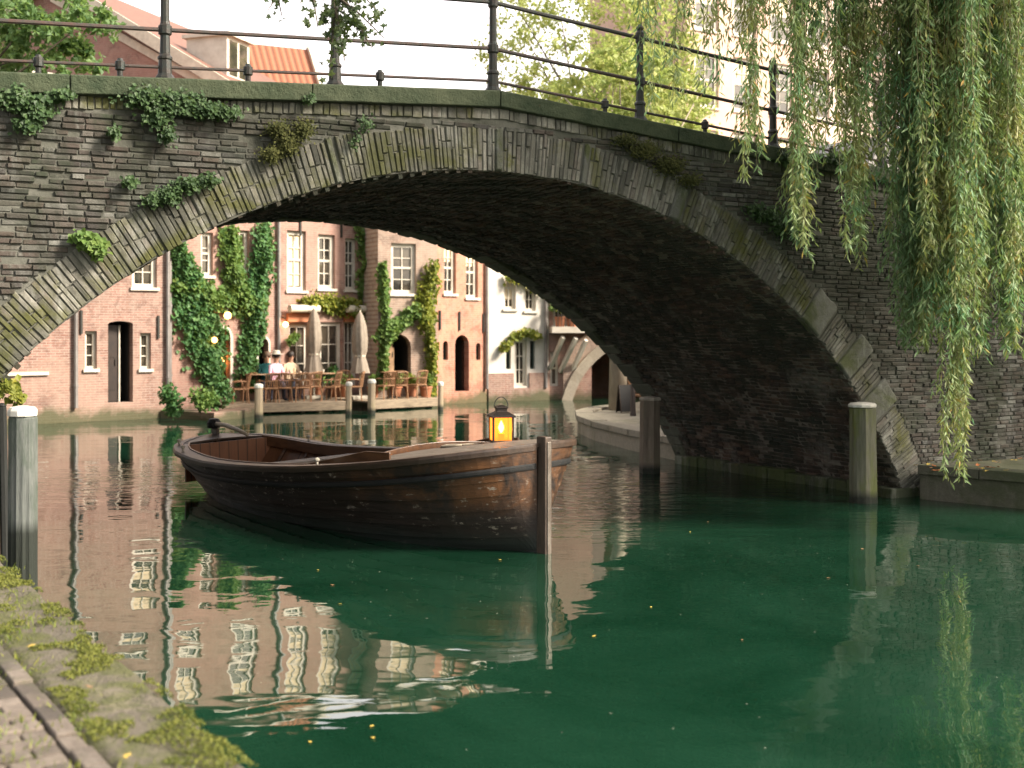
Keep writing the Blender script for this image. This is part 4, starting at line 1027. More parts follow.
# ------------------------------------------------------------------ mooring posts
def woodpost(label, px, base_py, top_py, wpx, mat, cap, sides=12, group=None, name='mooring_post', dY=0, capz=.05, rz=.3):
    P = onwater(px, base_py); H = zat(top_py, P.y); R_ = wpx/FPX*P.y/2
    t = thing(name, label, 'post', (P.x, P.y, 0), rz, group)
    q = MB(); hs = [(R_*1.0, -1.2), (R_*1.02, 0), (R_, .2), (R_*.98, H*.5), (R_*.97, H-capz-.02), (R_*.9, H-capz)]
    rr = [random.uniform(.93, 1.05) for _ in range(sides)]
    sd = 28 if wpx > 15 and sides > 8 else sides; hs = [hs[0], hs[1], hs[2]]+[(R_*(1-.03*k/8), .2+(H-capz-.22)*k/8) for k in range(1, 9)]+[hs[-1]]; ph = random.uniform(0, 9)
    q.lathe(hs, sd, jit=lambda a, z: rr[int((a/(2*pi))*sides) % sides]*(1+.035*math.sin(a*7+ph+z*.6)+.03*math.sin(a*13+ph*2-z*1.1)) if sd == 28 else rr[int((a/(2*pi))*sides) % sides]); q.build('post_shaft', mat, t)
    t.rotation_euler = (random.uniform(-.012, .012), random.uniform(-.018, .018), rz)
    q = MB(); q.lathe([(R_*1.05, H-capz), (R_*1.06, H-capz*.35), (R_*.9, H), (R_*.3, H+.012)], sides); q.build('cap', cap, t, bevel=.006)
    return t
def postmat(name, c1, c2, moss, wet=.13):
    m, nt, b = newmat(name); o3 = objvec(nt); v = objvec(nt, scale=(5, 5, .5))
    n1 = noise(nt, v, 3, 7, .7); n2 = noise(nt, objvec(nt, scale=(2, 2, .7)), 2.2, 6, .7)
    c = mix(nt, ramp(nt, n1, [(.3, 0.), (.7, 1.)]), c1, c2); c = mix(nt, ramp(nt, n2, [(.45, 0.), (.6, .85)]), c, moss)
    s = N(nt, 'ShaderNodeSeparateXYZ'); nt.links.new(o3, s.inputs[0])
    c = mix(nt, ramp(nt, mathn(nt, 'ADD', s.outputs[2], mathn(nt, 'MULTIPLY', n1, .12)), [(wet, .95), (wet+.11, 0.)]), c, (.01,.014,.009))
    nt.links.new(c, b.inputs['Base Color']); b.inputs['Roughness'].default_value = .8; bump(nt, b, n1, .9, .02); return m
PG = postmat('grey_post', (.17,.18,.165), (.07,.08,.075), (.05,.07,.05), wet=.55); PB = postmat('brown_post', (.27,.22,.165), (.11,.085,.065), (.16,.14,.095)); PM = postmat('mossy_post', (.20,.19,.14), (.09,.095,.06), (.11,.13,.03))
WC = plain('white_zinc_cap', (.72,.70,.64), (.5,.48,.42), .6, 9, .2)
woodpost('grey wooden mooring post with white cap standing in the water at the left edge', 22, 589, 407, 27, PG, WC, capz=.075)
woodpost('black slim post half hidden behind the grey post at the left edge', 5, 565, 404, 9, plain('black_post', (.02,.022,.02), None, .8, 8, .4), plain('black_cap', (.03,.03,.03), None, .7, 8, .2), sides=8, capz=.02)
woodpost('brown angular mooring post with worn grey cap in front of the far arch foot', 650, 473, 397, 21, PB, plain('worn_cap', (.55,.50,.42), (.32,.28,.22), .8, 12, .5), sides=6, rz=.25)
woodpost('mossy green mooring post with white cap at the right arch foot', 863, 502, 403, 27, PM, WC, sides=10)
for lb_, px_, by_, ty_, w_ in (('white-capped post at the left end of the cafe terrace', 258.5, 418.5, 384, 8.5), ('slim white-capped post in the gap between the two terrace decks', 348.5, 414.5, 382, 6.5),
                   ('thick white-capped post at the left end of the second deck', 371.5, 413.5, 379.5, 8), ('white-capped post at the far right end of the terrace decks', 440.5, 410, 382, 5.5)):
    woodpost(lb_, px_, by_, ty_, w_, postmat('pale_post', (.42,.33,.22), (.26,.2,.14), (.3,.25,.15)), WC, group='white-capped posts along the cafe terrace', capz=.1)

# ------------------------------------------------------------------ terrace
TZ = .27
def deck(label, pxl, byl, pxr, byr, back):
    A = onwater(pxl, byl); B = onwater(pxr, byr); d = (B-A); L = d.length; d.normalize(); 
    t = thing('terrace_deck', label, 'deck', (A.x, A.y, 0), atan2(d.y, d.x), 'cafe terrace decks over the water')
    q = MB(); y = 0
    while y < back: q.box(0, L, y, y+.13, TZ-.04, TZ); y += .14
    q.build('deck_boards', M['deckwood'], t)
    q = MB(); q.box(-.02, L+.02, -.05, -.003, TZ-.22, TZ+.012); q.build('front_beam', M['deckwood'], t, bevel=.01)
    q = MB()
    for x_ in np.linspace(.3, L-.3, 4): q.box(x_-.06, x_+.06, .15, .27, -1.2, TZ-.04)
    q.build('piles', M['deckwood'], t)
    return t, A, d
d1, DA, DD = deck('long timber deck with rattan chairs and three seated guests', 224, 415.5, 349, 411.5, 3.0)
d2, DA2, DD2 = deck('shorter timber deck below the arched passage', 369, 411.2, 442, 407.5, 2.0)
def ondeck(px, b_):
    A_, d_ = (DA, DD) if px < 352 else (DA2, DD2); n_ = Vector((-d_.y, d_.x, 0)); O = A_+n_*b_; r = ray(px)
    k = (r*O.y-O.x)/(d_.x-r*d_.y); P = O+d_*k; return Vector((P.x, P.y, TZ))
def make_chair():
    t = thing('rattan_chair', 'x', 'chair', (0, 0, 0), 0, 'rattan armchairs on the cafe terrace')
    q = MB(); q.box(-.24, .24, -.23, .23, .40, .45); q.build('seat', M['rattan'], t, bevel=.02)
    q = MB(); n = 8; vs = []
    for k in range(n+1):
        a = -.95+1.9*k/n; 
        for (z_, lean) in ((.44, 0), (.66, .03), (.84+.05*cos(a*1.3), .08)): vs.append(((.27+lean*.3)*sin(a), .20*cos(a)+.06+lean, z_))
    P3 = [Vector(v) for v in vs]
    q.tube([P3[k*3+2] for k in range(n+1)], .022, 6); q.tube([P3[k*3] for k in range(n+1)], .018, 6); q.tube([P3[k*3+1] for k in range(n+1)], .014, 6)
    for k in range(n+1): q.tube([P3[k*3], P3[k*3+1], P3[k*3+2]], .018 if k in (0, n) else .012, 5)
    q.build('backrest', M['rattan'], t)
    for sx in (-1, 1):
        q = MB(); q.tube([(sx*.25, .16, .66), (sx*.28, -.05, .66), (sx*.27, -.20, .63), (sx*.24, -.22, .44)], .02, 6); q.build('armrest', M['rattan'], t, smooth=True)
        for sy in (-1, 1):
            q = MB(); q.tube([(sx*.22, sy*.2, .42), (sx*.25, sy*.24, 0)], [.022, .018], 6); q.build('leg', M['rattan'], t)
    return t
ch0 = make_chair(); first = True
CH = [(240, .5, 1.4, 'rattan armchair at the left end of the terrace, left of the first white-capped post'),
      (250, 1.1, 3.0, 'rattan armchair tucked behind the white-capped post at the terrace left end'),
      (268, .45, .3, 'rattan chair with back to the water, just right of the first terrace post'),
      (283, .5, -.2, 'rattan chair in front of the guest in pink'),
      (300, .4, .1, 'rattan chair with back to the water, before the dark-haired guest'),
      (311, 1.0, .5, 'rattan chair with back to the water, left of the upright folded parasol pole'),
      (331, .45, .9, 'rattan chair turned sideways near the middle deck end'),
      (341, 1.2, 2.4, 'rattan chair at the right end of the long deck, facing the house'),
      (386, .5, .2, 'left rattan chair on the shorter deck'),
      (400, .4, -.4, 'middle rattan chair on the shorter deck below the arched passage'),
      (417, .4, .4, 'rattan chair on the shorter deck beside the yellow-green plant'),
      (354, .6, 1.2, 'rattan chair between the second parasol and the deck gap')]
for px_, fy, rz_, lb_ in CH:
    c_ = ch0 if first else copy_tree(ch0); first = False
    c_.location = ondeck(px_, fy); c_.rotation_euler = (0, 0, BANG+pi+rz_); c_.scale = (.88, .88, .88); c_['label'] = lb_
def make_table():
    t = thing('cafe_table', 'x', 'table', (0,0,0), 0, 'round cafe tables on the terrace')
    q = MB(); q.lathe([(.36, .71), (.37, .725), (.36, .74)], 20); q.build('tabletop', M['tablewood'], t)
    q = MB(); q.lathe([(.2, 0), (.2, .02), (.03, .05), (.03, .71)], 12); q.build('pedestal', M['iron'], t); return t
tb0 = make_table(); first = True
for px_, fy, lb_ in ((257, 1.3, 'round table behind the first white-capped post'), (292, 1.2, 'round table in front of the seated guests'), (322, 1.2, 'round table between the two folded parasols'), (393, 1.1, 'round table on the shorter deck')):
    c_ = tb0 if first else copy_tree(tb0); first = False; c_.location = ondeck(px_, fy); c_['label'] = lb_
def cup(px_, fy, h_, lb_, mat, r_=.04, hh=.1):
    P = ondeck(px_, fy); q = MB(); q.lathe([(r_*.7, 0), (r_, hh*.5), (r_*.9, hh)], 12); o = q.build('cup', mat); o.location = (P.x, P.y, TZ+.742); tag(o, lb_, 'cup', 'drinks on the cafe tables')
GL = plain('drink', (.7,.6,.4), (.6,.4,.2), .2, 5, 0)
cup(290, 1.25, 0, 'small pale cup left on the guests table', M['whitestone']); cup(294.5, 1.2, 0, 'amber drink glass on the guests table', GL, .035, .14); cup(323, 1.2, 0, 'white cup on the table between the parasols', M['whitestone'])
# folded parasols
def parasol(px_, fy, top_py, lb_):
    P = ondeck(px_, fy); H = zat(top_py, P.y)-TZ
    t = thing('folded_parasol', lb_, 'parasol', P, .4, 'folded beige parasols on the terrace')
    q = MB(); q.tube([(0,0,0), (0,0,H+.05)], .025, 8); q.build('pole', M['cream'], t)
    q = MB(); q.box(-.28, .28, -.28, .28, 0, .09); q.build('base', M['whitestone'], t, bevel=.02)
    q = MB(); n = 24; prof = [(.03, H), (.09, H-.1), (.17, H*.84), (.20, H*.68), (.185, H*.55), (.14, H*.49), (.17, H*.45), (.23, H*.36), (.26, H*.30)]
    q.lathe(prof, n, jit=lambda a, z: 1+.22*sin(a*8+z*1.5)*(1-z/H*.5)+.05*sin(a*3), cap=False); q.build('canopy', M['parasol'], t, smooth=True)
    q = MB(); q.lathe([(.15, H*.485), (.155, H*.495), (.15, H*.505)], 16, cap=False); q.build('strap', M['cream'], t)
parasol(314, 1.7, 309, 'folded beige parasol in front of the left cafe windows'); parasol(360, 1.0, 312, 'folded beige parasol beside the green ivy column, right of the cafe doors')
# people at the table
SK = plain('skin', (.52,.30,.2), (.48,.27,.18), .5, 8, .05); 
def person(px_, fy, rz_, lb_, top, hair, hat=None, leg=(.03,.03,.05)):
    P = ondeck(px_, fy); t = thing('person', lb_, 'person', (P.x, P.y, TZ), rz_)
    # seated skeleton (faces -y): pelvis at seat height
    J = [((0,.05,.50),.15), ((0,.07,.70),.135), ((0,.05,.90),.15), ((0,.03,1.02),.065), ((0,.0,1.10),.058), ((0,-.01,1.20),.092), ((0,0,1.28),.078)]
    E = [(0,1),(1,2),(2,3),(3,4),(4,5),(5,6)]
    for sx in (-1, 1):
        n0 = len(J); J += [((sx*.18,.04,.95),.062), ((sx*.24,-.02,.72),.047), ((sx*.17,-.26,.74),.036), ((sx*.13,-.34,.76),.034)]; E += [(2,n0),(n0,n0+1),(n0+1,n0+2),(n0+2,n0+3)]
        n0 = len(J); J += [((sx*.09,.0,.50),.095), ((sx*.11,-.40,.50),.072), ((sx*.11,-.42,.10),.045), ((sx*.11,-.54,.04),.038)]; E += [(0,n0),(n0,n0+1),(n0+1,n0+2),(n0+2,n0+3)]
    me = bpy.data.meshes.new('body'); me.from_pydata([j[0] for j in J], E, []); o = bpy.data.objects.new('body', me); COL.objects.link(o); o.parent = t
    m_ = o.modifiers.new('k', 'SKIN')
    for i, j in enumerate(J): me.skin_vertices[0].data[i].radius = (j[1], j[1]*(.8 if i in (0,1,2) else 1))
    me.skin_vertices[0].data[0].use_root = True
    o.modifiers.new('u', 'SUBSURF').levels = 1; o.modifiers['u'].render_levels = 2
    mt, nt, b = newmat('body_colours'); s = N(nt, 'ShaderNodeSeparateXYZ'); nt.links.new(objvec(nt), s.inputs[0])
    c = mix(nt, ramp(nt, s.outputs[2], [(0, 0.), (.56, 0.), (.565, 1.)], 'CONSTANT'), leg, top)
    c = mix(nt, ramp(nt, mathn(nt, 'MULTIPLY', s.outputs[2], .5), [(.0, 0.), (.505, 0.), (.51, 1.)], 'CONSTANT'), c, (.52,.3,.2))
    fr = mathn(nt, 'MULTIPLY', ramp(nt, s.outputs[1], [(0, 0.), (1, 0.)]), 0.)
    nt.links.new(c, b.inputs['Base Color']); b.inputs['Roughness'].default_value = .8; me.materials.append(mt)
    q = MB(); q.lathe([(.10, 1.17), (.112, 1.23), (.10, 1.30), (.05, 1.345)], 14, (0,.02,0)); hr = q.build('hair', hair, t, smooth=True)
    if hat: q = MB(); q.lathe([(.19, 1.27), (.19, 1.28), (.105, 1.285), (.10, 1.36), (.06, 1.38)], 16, (0,0,0)); q.build('hat', hat, t)
    for sx in (-1, 1): q = MB(); q.lathe([(.002, 1.19), (.012, 1.2), (.002, 1.21)], 8, (sx*.035, -.092, 0)); q.build('eye', M['black'], t)
    q = MB(); q.tube([(0,-.095,1.20), (0,-.115,1.17)], [.01, .016], 6); q.build('nose', SK, t)
    for sx in (-1, 1): q = MB(); q.lathe([(.008, 1.16), (.02, 1.19), (.008, 1.22)], 8, (sx*.095, .01, 0)); q.build('ear', SK, t)
    return t
HD = plain('dark_hair', (.02,.012,.008), None, .6, 20, .3); HB = plain('brown_hair', (.10,.055,.03), None, .6, 20, .3)
person(267, 1.6, BANG-.3, 'seated guest in a dark green top at the left of the table', (.015,.12,.12), HB)
person(276.5, 1.2, BANG+.4, 'seated guest in a pale pink top and white hat on the terrace', (.72,.45,.55), HD, hat=M['white'])
person(291, 1.9, BANG+.1, 'dark-haired seated guest in a cream top behind the table', (.55,.42,.3), HD)

# wall lanterns and lamps on the cafe
def lamp(px_, py_, lb_, f, r_=.13, strength=5, off=-.25):
    k_, z_ = f.sz(px_, py_, off); Pw = f.A+f.n*off+f.d*k_
    t = thing('wall_lamp', lb_, 'lamp', (Pw.x, Pw.y, z_), atan2(f.d.y, f.d.x), 'glowing amber lamps on the cafe walls')
    q = MB(); q.lathe([(.01, -r_), (r_*.75, -r_*.7), (r_, 0), (r_*.75, r_*.7), (.01, r_)], 14); q.build('globe', emitmat('lamp_glow', (1,.42,.12), strength), t, smooth=True)
    q = MB(); q.tube([(0, 0, r_), (0, 0, r_+.1), (0, -off-.02, r_+.12)], .015, 6); q.build('bracket', M['iron'], t)
lamp(227.6, 315.5, 'round glowing lamp in the ivy above the arched doorway', h2, .10, 3, -.5)
lamp(218, 361, 'large amber lamp glowing inside the arched doorway', h2, .17, 2.2, .3)
lamp(214.5, 340, 'small glowing lamp at the left jamb of the arched doorway', h2, .08, 2.5, -.3)
lamp(285.5, 324.5, 'small amber lamp on the wall left of the cafe windows', h2b, .08, 5, -.2)
# things on the far quay
P = onwater(622, 415, .33)
cb = thing('chalkboard', 'black A-frame chalkboard standing by the pale trunk on the far quay', 'sign', at(625, 413, (HC-.33)*FPX/(413-330)), .5); cb.scale = (.62, .62, .62)
for sy in (-1, 1):
    q = MB(); Mx = Matrix.Rotation(sy*.16, 4, 'X'); q.box(-.26, .26, sy*.17-.012, sy*.17+.012, .03, .98, Mx); bo = q.build('board', M['black'], cb, bevel=.004)
    q = MB(); 
    for sx in (-1, 1): q.box(sx*.27-.02, sx*.27+.02, sy*.17-.018, sy*.17+.018, 0, 1.0, Mx)
    q.box(-.27, .27, sy*.17-.017, sy*.17+.017, .97, 1.01, Mx); q.build('board_frame', M['darkwood'], bo)
P = at(641, 412, (HC-.33)*FPX/(412-330)); c_ = copy_tree(ch0); c_.location = (P.x, P.y, .33); c_.rotation_euler = (0,0,2.2); c_['label'] = 'lone wooden chair on the far quay right of the dark pole'; del c_['group']
P = at(633, 416, (HC-.33)*FPX/(416-330)); q = MB(); H_ = zat(354, P.y)-.33; q.lathe([(.07, 0), (.06, .1), (.045, H_*.6), (.04, H_), (.02, H_+.05)], 10); o = q.build('iron_pole', plain('dark_pole', (.06,.045,.04), None, .6, 8, .3)); o.location = (P.x, P.y, .33); tag(o, 'thin dark pole standing on the far quay beside the chalkboard', 'pole')
st_ = MB()
for k in range(8): st_.box(0, 2.2, k*.32, (k+1)*.32+.001, 0, .17*(k+1))
o = st_.build('quay_steps', plain('pink_steps', (.52,.33,.27), (.42,.26,.2), .85, 4, .3), bevel=.012); P = at(640, 408, 28.5); o.location = (P.x, P.y, .33); o.rotation_euler = (0,0,-.35); tag(o, 'pinkish stone steps climbing from the far quay behind the chair', 'steps')
# pale car parked on the street beyond the railing
CA = thing('parked_car', 'pale silver car parked on the street behind the railing, seen through willow', 'car', (6.35, 21.3, 4.13), BANG+.12)
q = MB(); prof = [(-1.9,.35),(-1.95,.6),(-1.85,.78),(-1.0,.9),(-.55,1.38),(-.1,1.46),(.75,1.44),(1.35,.98),(1.85,.93),(1.95,.6),(1.9,.35)]
n = len(prof); vs = []
for (y_, ins) in ((-.82, 1), (-.62, 2), (.62, 2), (.82, 1)):
    for (x_, z_) in prof: vs.append((x_, y_*(.86 if z_ > 1 else 1) if ins == 1 else y_, z_))
q.add(vs, [(j*n+k, j*n+(k+1) % n, (j+1)*n+(k+1) % n, (j+1)*n+k) for j in range(3) for k in range(n)]+[tuple(range(n)), tuple(3*n+k for k in range(n))])
q.build('body', plain('car_paint', (.2,.19,.18), (.17,.16,.15), .6, 3, 0, spec=.2), CA, bevel=.04)
for sy in (-1, 1):
    q = MB(); y_ = sy*.74; q.add([(-.85, sy*.835, .93), (1.18, sy*.835, 1.0), (.72, sy*.725, 1.38), (-.48, sy*.725, 1.34)], [(0,1,2,3)]); q.build('side_window', M['glass'], CA, solid=.02)
    for sx in (-1.2, 1.2):
        Mx = Matrix.Translation((sx, sy*.76, .32)) @ Matrix.Rotation(pi/2, 4, 'X'); q = MB(); q.lathe([(.19, -.09), (.32, -.08), (.32, .08), (.19, .09)], 20); q.v = [tuple(Mx @ Vector(v)) for v in q.v]; w_ = q.build('wheel', M['black'], CA)
q = MB(); q.add([(-.98,-.58,.95),(-.98,.58,.95),(-.58,.5,1.36),(-.58,-.5,1.36)], [(0,1,2,3)]); q.build('windscreen', M['glass'], CA, solid=.03)
# ------------------------------------------------------------------ vegetation
def leaf(vs, fs, p, d, nrm, L, Wd):
    """one pointed leaf: 2 faces folded on the midrib"""
    d = d.normalized(); s = d.cross(nrm)
    if s.length < 1e-4: s = d.cross(Vector((1, .1, 0)))
    s.normalize(); u = s.cross(d); n = len(vs)
    vs += [p, p+d*L*.45+s*Wd*.5+u*Wd*.12, p+d*L, p+d*L*.45-s*Wd*.5+u*Wd*.12]
    fs += [(n, n+1, n+2, n+3)]
def rv(): return Vector((random.gauss(0, 1), random.gauss(0, 1), random.gauss(0, 1)))
class Leaves:
    def __init__(s): s.v = []; s.f = []
    def blob(s, c, rad, n, L, Wd=None, down=.3, shell=.5):
        c = Vector(c); Wd = Wd or L*.7
        for _ in range(n):
            q = rv(); q.normalize(); q *= (random.uniform(shell, 1)**.6)
            p = c+Vector((q.x*rad[0], q.y*rad[1], q.z*rad[2])); k = random.uniform(.6, 1.25)
            d = rv()+Vector((0,0,-down*2)); leaf(s.v, s.f, p, d, rv(), L*k, Wd*k)
    def build(s, name, mat, parent=None):
        me = bpy.data.meshes.new(name); me.from_pydata([tuple(v) for v in s.v], [], s.f); me.materials.append(mat)
        o = bpy.data.objects.new(name, me); COL.objects.link(o); o.parent = parent; return o
M['ivy'] = leafmat('ivy_leaves', [(0, (.022,.075,.025)), (.4, (.04,.12,.036)), (.75, (.065,.165,.05)), (1, (.11,.21,.065))], .25)
M['ivyy'] = leafmat('creeper_leaves', [(0, (.07,.12,.02)), (.4, (.13,.18,.03)), (.75, (.19,.22,.03)), (1, (.30,.27,.04))], .35)
M['ivym'] = leafmat('mid_creeper_leaves', [(0, (.045,.11,.026)), (.5, (.09,.175,.04)), (1, (.16,.23,.055))], .3)
M['bivy'] = leafmat('bridge_ivy', [(0, (.018,.042,.018)), (.5, (.035,.075,.028)), (1, (.07,.12,.04))], .2)
M['dmoss'] = leafmat('dark_moss', [(0, (.025,.032,.010)), (.6, (.05,.060,.016)), (1, (.10,.10,.028))], .1, .9)
M['bark'] = plain('bark', (.10,.08,.055), (.055,.045,.03), .9, 8, .8, stretch=(1,1,.3))
M['palebark'] = plain('pale_bark', (.36,.31,.23), (.24,.2,.15), .9, 6, .6, stretch=(1,1,.3))

def wall_creeper(name, label, f, path, n, L, mat, stem_from=None, thick=.22):
    """path: list of (px, py, half width px)"""
    k0, z0 = f.sz(path[-1][0], path[-1][1]); base = f.A+f.d*k0
    t = thing(name, label, 'climbing plant', (base.x, base.y, 0), 0)
    lv = Leaves(); tot = 0; seg = []
    for a, b_ in zip(path[:-1], path[1:]):
        l = sqrt((a[0]-b_[0])**2+(a[1]-b_[1])**2)*(a[2]+b_[2]); seg.append(l); tot += l
    for (a, b_), l in zip(zip(path[:-1], path[1:]), seg):
        for _ in range(int(n*l/tot)):
            u = random.random(); px = a[0]+(b_[0]-a[0])*u; py = a[1]+(b_[1]-a[1])*u; w_ = a[2]+(b_[2]-a[2])*u
            dx_, dy_ = random.gauss(0, .5), random.gauss(0, .35)
            if abs(dx_) > 1.15: continue
            px += w_*dx_; py += w_*dy_
            k_, z_ = f.sz(px, py); lump = .10*sin(k_*5+z_*3)+.08*sin(k_*11-z_*7)
            P = f.A+f.d*k_-f.n*(random.uniform(.02, thick)*(1.1-abs(dx_))+max(0, lump))-Vector((base.x, base.y, 0)); P.z = z_
            k = random.uniform(.6, 1.25); d = -f.n*.7+Vector((0,0,-.9))+rv()*.5
            leaf(lv.v, lv.f, P, d, -f.n+rv()*.5, L*k, L*k*.85)
    lv.build('leaves', mat, t)
    q = MB(); pts = []
    for (px, py, w_) in reversed(path):
        k_, z_ = f.sz(px, py); P = f.A+f.d*k_-f.n*.03-Vector((base.x, base.y, 0)); P.z = z_; pts.append(P)
    q.tube(pts, [.04-.03*i/len(pts) for i in range(len(pts))], 6); q.build('stem', M['bark'], t)
    return t
wall_creeper('ivy', 'broad dark green ivy from the left downpipe to the foot of the arched doorway', h2, [(172,232,6),(180,262,14),(190,300,22),(203,340,22),(210,370,13),(214,390,7)], 5200, .13, M['ivy'])
wall_creeper('ivy', 'dark ivy bridging above the arched doorway under the middle window', h2, [(172,285,8),(200,292,14),(225,300,16),(245,305,12),(258,300,10)], 2000, .13, M['ivym'])
wall_creeper('ivy', 'narrow ivy column rising between the two ivy-house windows', h2, [(228,228,10),(229,250,11),(232,275,12),(238,300,14)], 1700, .13, M['ivym'])
wall_creeper('ivy', 'tall dark ivy column right of the arched doorway, reaching the first floor', h2, [(262,226,10),(261,250,12),(256,290,13),(252,330,11),(246,360,11),(244,385,12)], 3000, .13, M['ivy'])
wall_creeper('creeper', 'olive creeper hanging along the cafe front above the terracotta boards', h2b, [(300,300,5),(318,300,10),(335,304,13),(352,308,12),(366,312,10)], 1500, .13, M['ivyy'])
wall_creeper('creeper', 'green creeper column between the cafe and the brown brick house', h2b, [(358,226,5),(361,250,7),(366,280,12),(370,300,12),(372,330,10),(371,360,8),(372,385,5)], 2300, .13, M['ivym'])
wall_creeper('creeper', 'green creeper climbing the left corner of the brown brick house', h3, [(381,262,4),(382,290,6),(384,320,6),(383,350,5),(382,385,5)], 1300, .13, M['ivym'])
wall_creeper('creeper', 'bright green creeper draped over the arched passage', h3, [(380,338,9),(392,326,8),(405,318,8),(415,308,9)], 1300, .13, M['ivym'])
wall_creeper('creeper', 'yellow-green creeper climbing the corner by the orange house', h3, [(431,262,6),(428,285,10),(422,305,12),(426,325,8),(430,350,5),(430,375,6),(428,395,7)], 1900, .13, M['ivyy'])
wall_creeper('creeper', 'loose sunlit creeper sprays across the white house front', h5, [(508,276,6),(524,280,7),(540,290,5)], 260, .14, M['ivyy'])
wall_creeper('creeper', 'thin creeper spray arching over the green door of the white house', h5, [(500,350,3),(510,337,4),(522,331,6),(538,335,4)], 260, .14, M['ivyy'])
wall_creeper('creeper', 'light green plant trailing over the balcony front', h6, [(552,290,6),(560,305,8),(575,300,6),(588,322,5)], 500, .13, M['ivyy'])

def bush(name, label, P, rad, n, L, mat, cat='shrub', pot=None, stems=6):
    t = thing(name, label, cat, P); lv = Leaves(); ph = .3 if pot else 0
    for _ in range(max(3, n//120)):
        q = rv()*.4; lv.blob((q.x*rad[0], q.y*rad[1], ph+rad[2]+q.z*rad[2]*.8), [r_*.6 for r_ in rad], min(n, 120), L, shell=.2, down=.1)
    lv.build('leaves', mat, t); q = MB()
    for _ in range(stems): q.tube([(0,0,0.02 if not pot else .1), (random.uniform(-.5,.5)*rad[0], random.uniform(-.5,.5)*rad[1], ph+rad[2]*1.2)], [.015, .006], 5)
    q.build('stems', M['bark'], t)
    if pot: q = MB(); q.lathe([(.13, 0), (.17, .26), (.19, .26), (.19, .31), (.15, .31)], 16); q.build('pot', pot, t)
    return t
def onlvl(px, py, z): return onwater(px, py, z)
bk = MB(); bk.prism([(-8.75, 29.85), (-7.2, 29.0), (-6.75, 29.7), (-6.5, 31.4)], -1.5, .2); tag(bk.build('planting_ledge', H1M), kind='structure')
bush('shrub', 'round dark green shrub at the water line below the downpipe', onwater(171, 416, .15), (.38,.3,.36), 500, .12, M['ivy'])
bush('shrub', 'grey-green shrub on the ledge left of the terrace', onlvl(200, 414, .2), (.42,.3,.36), 500, .11, M['ivym'])
bush('shrub', 'dark leafy shrub beside the left end of the terrace deck', onlvl(216, 411, .2), (.35,.3,.42), 500, .12, M['ivy'])
bush('shrub', 'yellow-green overgrown plant at the left arch foot behind the posts', Vector((-10.9, 25.0, .5)), (.5,.4,.75), 900, .16, M['ivyy'])
for px_, fy, r_, lb_, mt in ((336, 2.3, .3, 'round potted box shrub before the cafe door', 'ivy'), (346, 2.0, .22, 'small potted plant left of the second parasol', 'ivym'), (373, 1.5, .22, 'potted green plant at the ivy column foot', 'ivym'), (396, 1.3, .25, 'leafy potted plant before the arched passage', 'ivym'), (411, 1.2, .22, 'bright potted plant right of the arched passage', 'ivyy'), (318, 2.2, .2, 'potted plant at the foot of the first parasol', 'ivym'), (426, .6, .22, 'green potted plant at the right end of the shorter deck', 'ivym')):
    bush('potted_plant', lb_, ondeck(px_, fy), (r_, r_, r_), 350, .10, M[mt], 'plant', M['terracotta'])
P = h2b.A+h2b.d*h2b.k(286)-h2b.n*.3; t = bush('hanging_basket', 'green hanging basket on the wall left of the cafe windows', Vector((P.x, P.y, zat(345, P.y))), (.2,.2,.16), 240, .09, M['ivym'], 'hanging plant'); 
for px_, lb_ in ((560, 'terracotta pot on the balcony floor, left'), (572, 'terracotta pot on the balcony floor, right')):
    k_ = h6.k(px_, -.5); Pb = h6.A+h6.d*k_-h6.n*.5; bush('potted_plant', lb_, Vector((Pb.x, Pb.y, z_ if False else zat(330, 36.4)+.1)), (.2,.2,.2), 200, .09, M['ivym'], 'plant', M['terracotta'])

# plants rooted in the bridge face
def bridge_plant(name, label, cells, n, L, mat, hang=.12):
    s0, z0 = bx(cells[0][0], cells[0][1]); O = BC+U*s0; t = thing(name, label, 'plant', (O.x, O.y, z0), BANG)
    lv = Leaves(); 
    tot = sum(w_*h_ for _, _, w_, h_ in cells)
    for px, py, w_, h_ in cells:
        for _ in range(int(n*w_*h_/tot)):
            a, b_ = max(-1.5, min(1.5, random.gauss(0, .5))), max(-1.5, min(1.5, random.gauss(0, .5)))
            s, z = bx(px+a*w_, py+b_*h_); y = -random.uniform(.0, hang)*(1.2-abs(a)*.5)-.03
            k = random.uniform(.5, 1.3); d = Vector((random.gauss(0, .6), -.5, -.8+random.gauss(0, .4)))
            leaf(lv.v, lv.f, Vector((s-s0, y, z-z0)), d, Vector((0,-1,.3))+rv()*.4, L*k, L*k*.8)
    lv.build('leaves', mat, t); q = MB()
    for px, py, w_, h_ in cells:
        s, z = bx(px, py); 
        for _ in range(3): s2, z2 = bx(px+random.uniform(-1, 1)*w_, py+random.uniform(-1, 1)*h_); q.tube([(s-s0, -.02, z-z0), ((s+s2)/2-s0, -.06, (z+z2)/2-z0+.02), (s2-s0, -.08, z2-z0)], .005, 4)
    q.build('stems', M['bark'], t); return t
bridge_plant('ivy', 'ivy mat hanging under the coping left of the tall railing post', [(145,98,22,9),(175,103,25,10),(205,110,20,8),(225,113,14,6),(155,118,14,10),(165,135,8,8)], 2600, .045, M['bivy'])
bridge_plant('ivy', 'loose ferny ivy at the upper left corner of the bridge', [(15,98,18,10),(35,108,16,12),(60,95,12,6),(25,125,12,8)], 1300, .05, M['bivy'])
bridge_plant('ivy', 'ivy tuft growing on the arch ring at upper left', [(165,195,12,8),(185,185,14,7),(205,180,10,5),(150,200,8,6)], 1300, .042, M['bivy'])
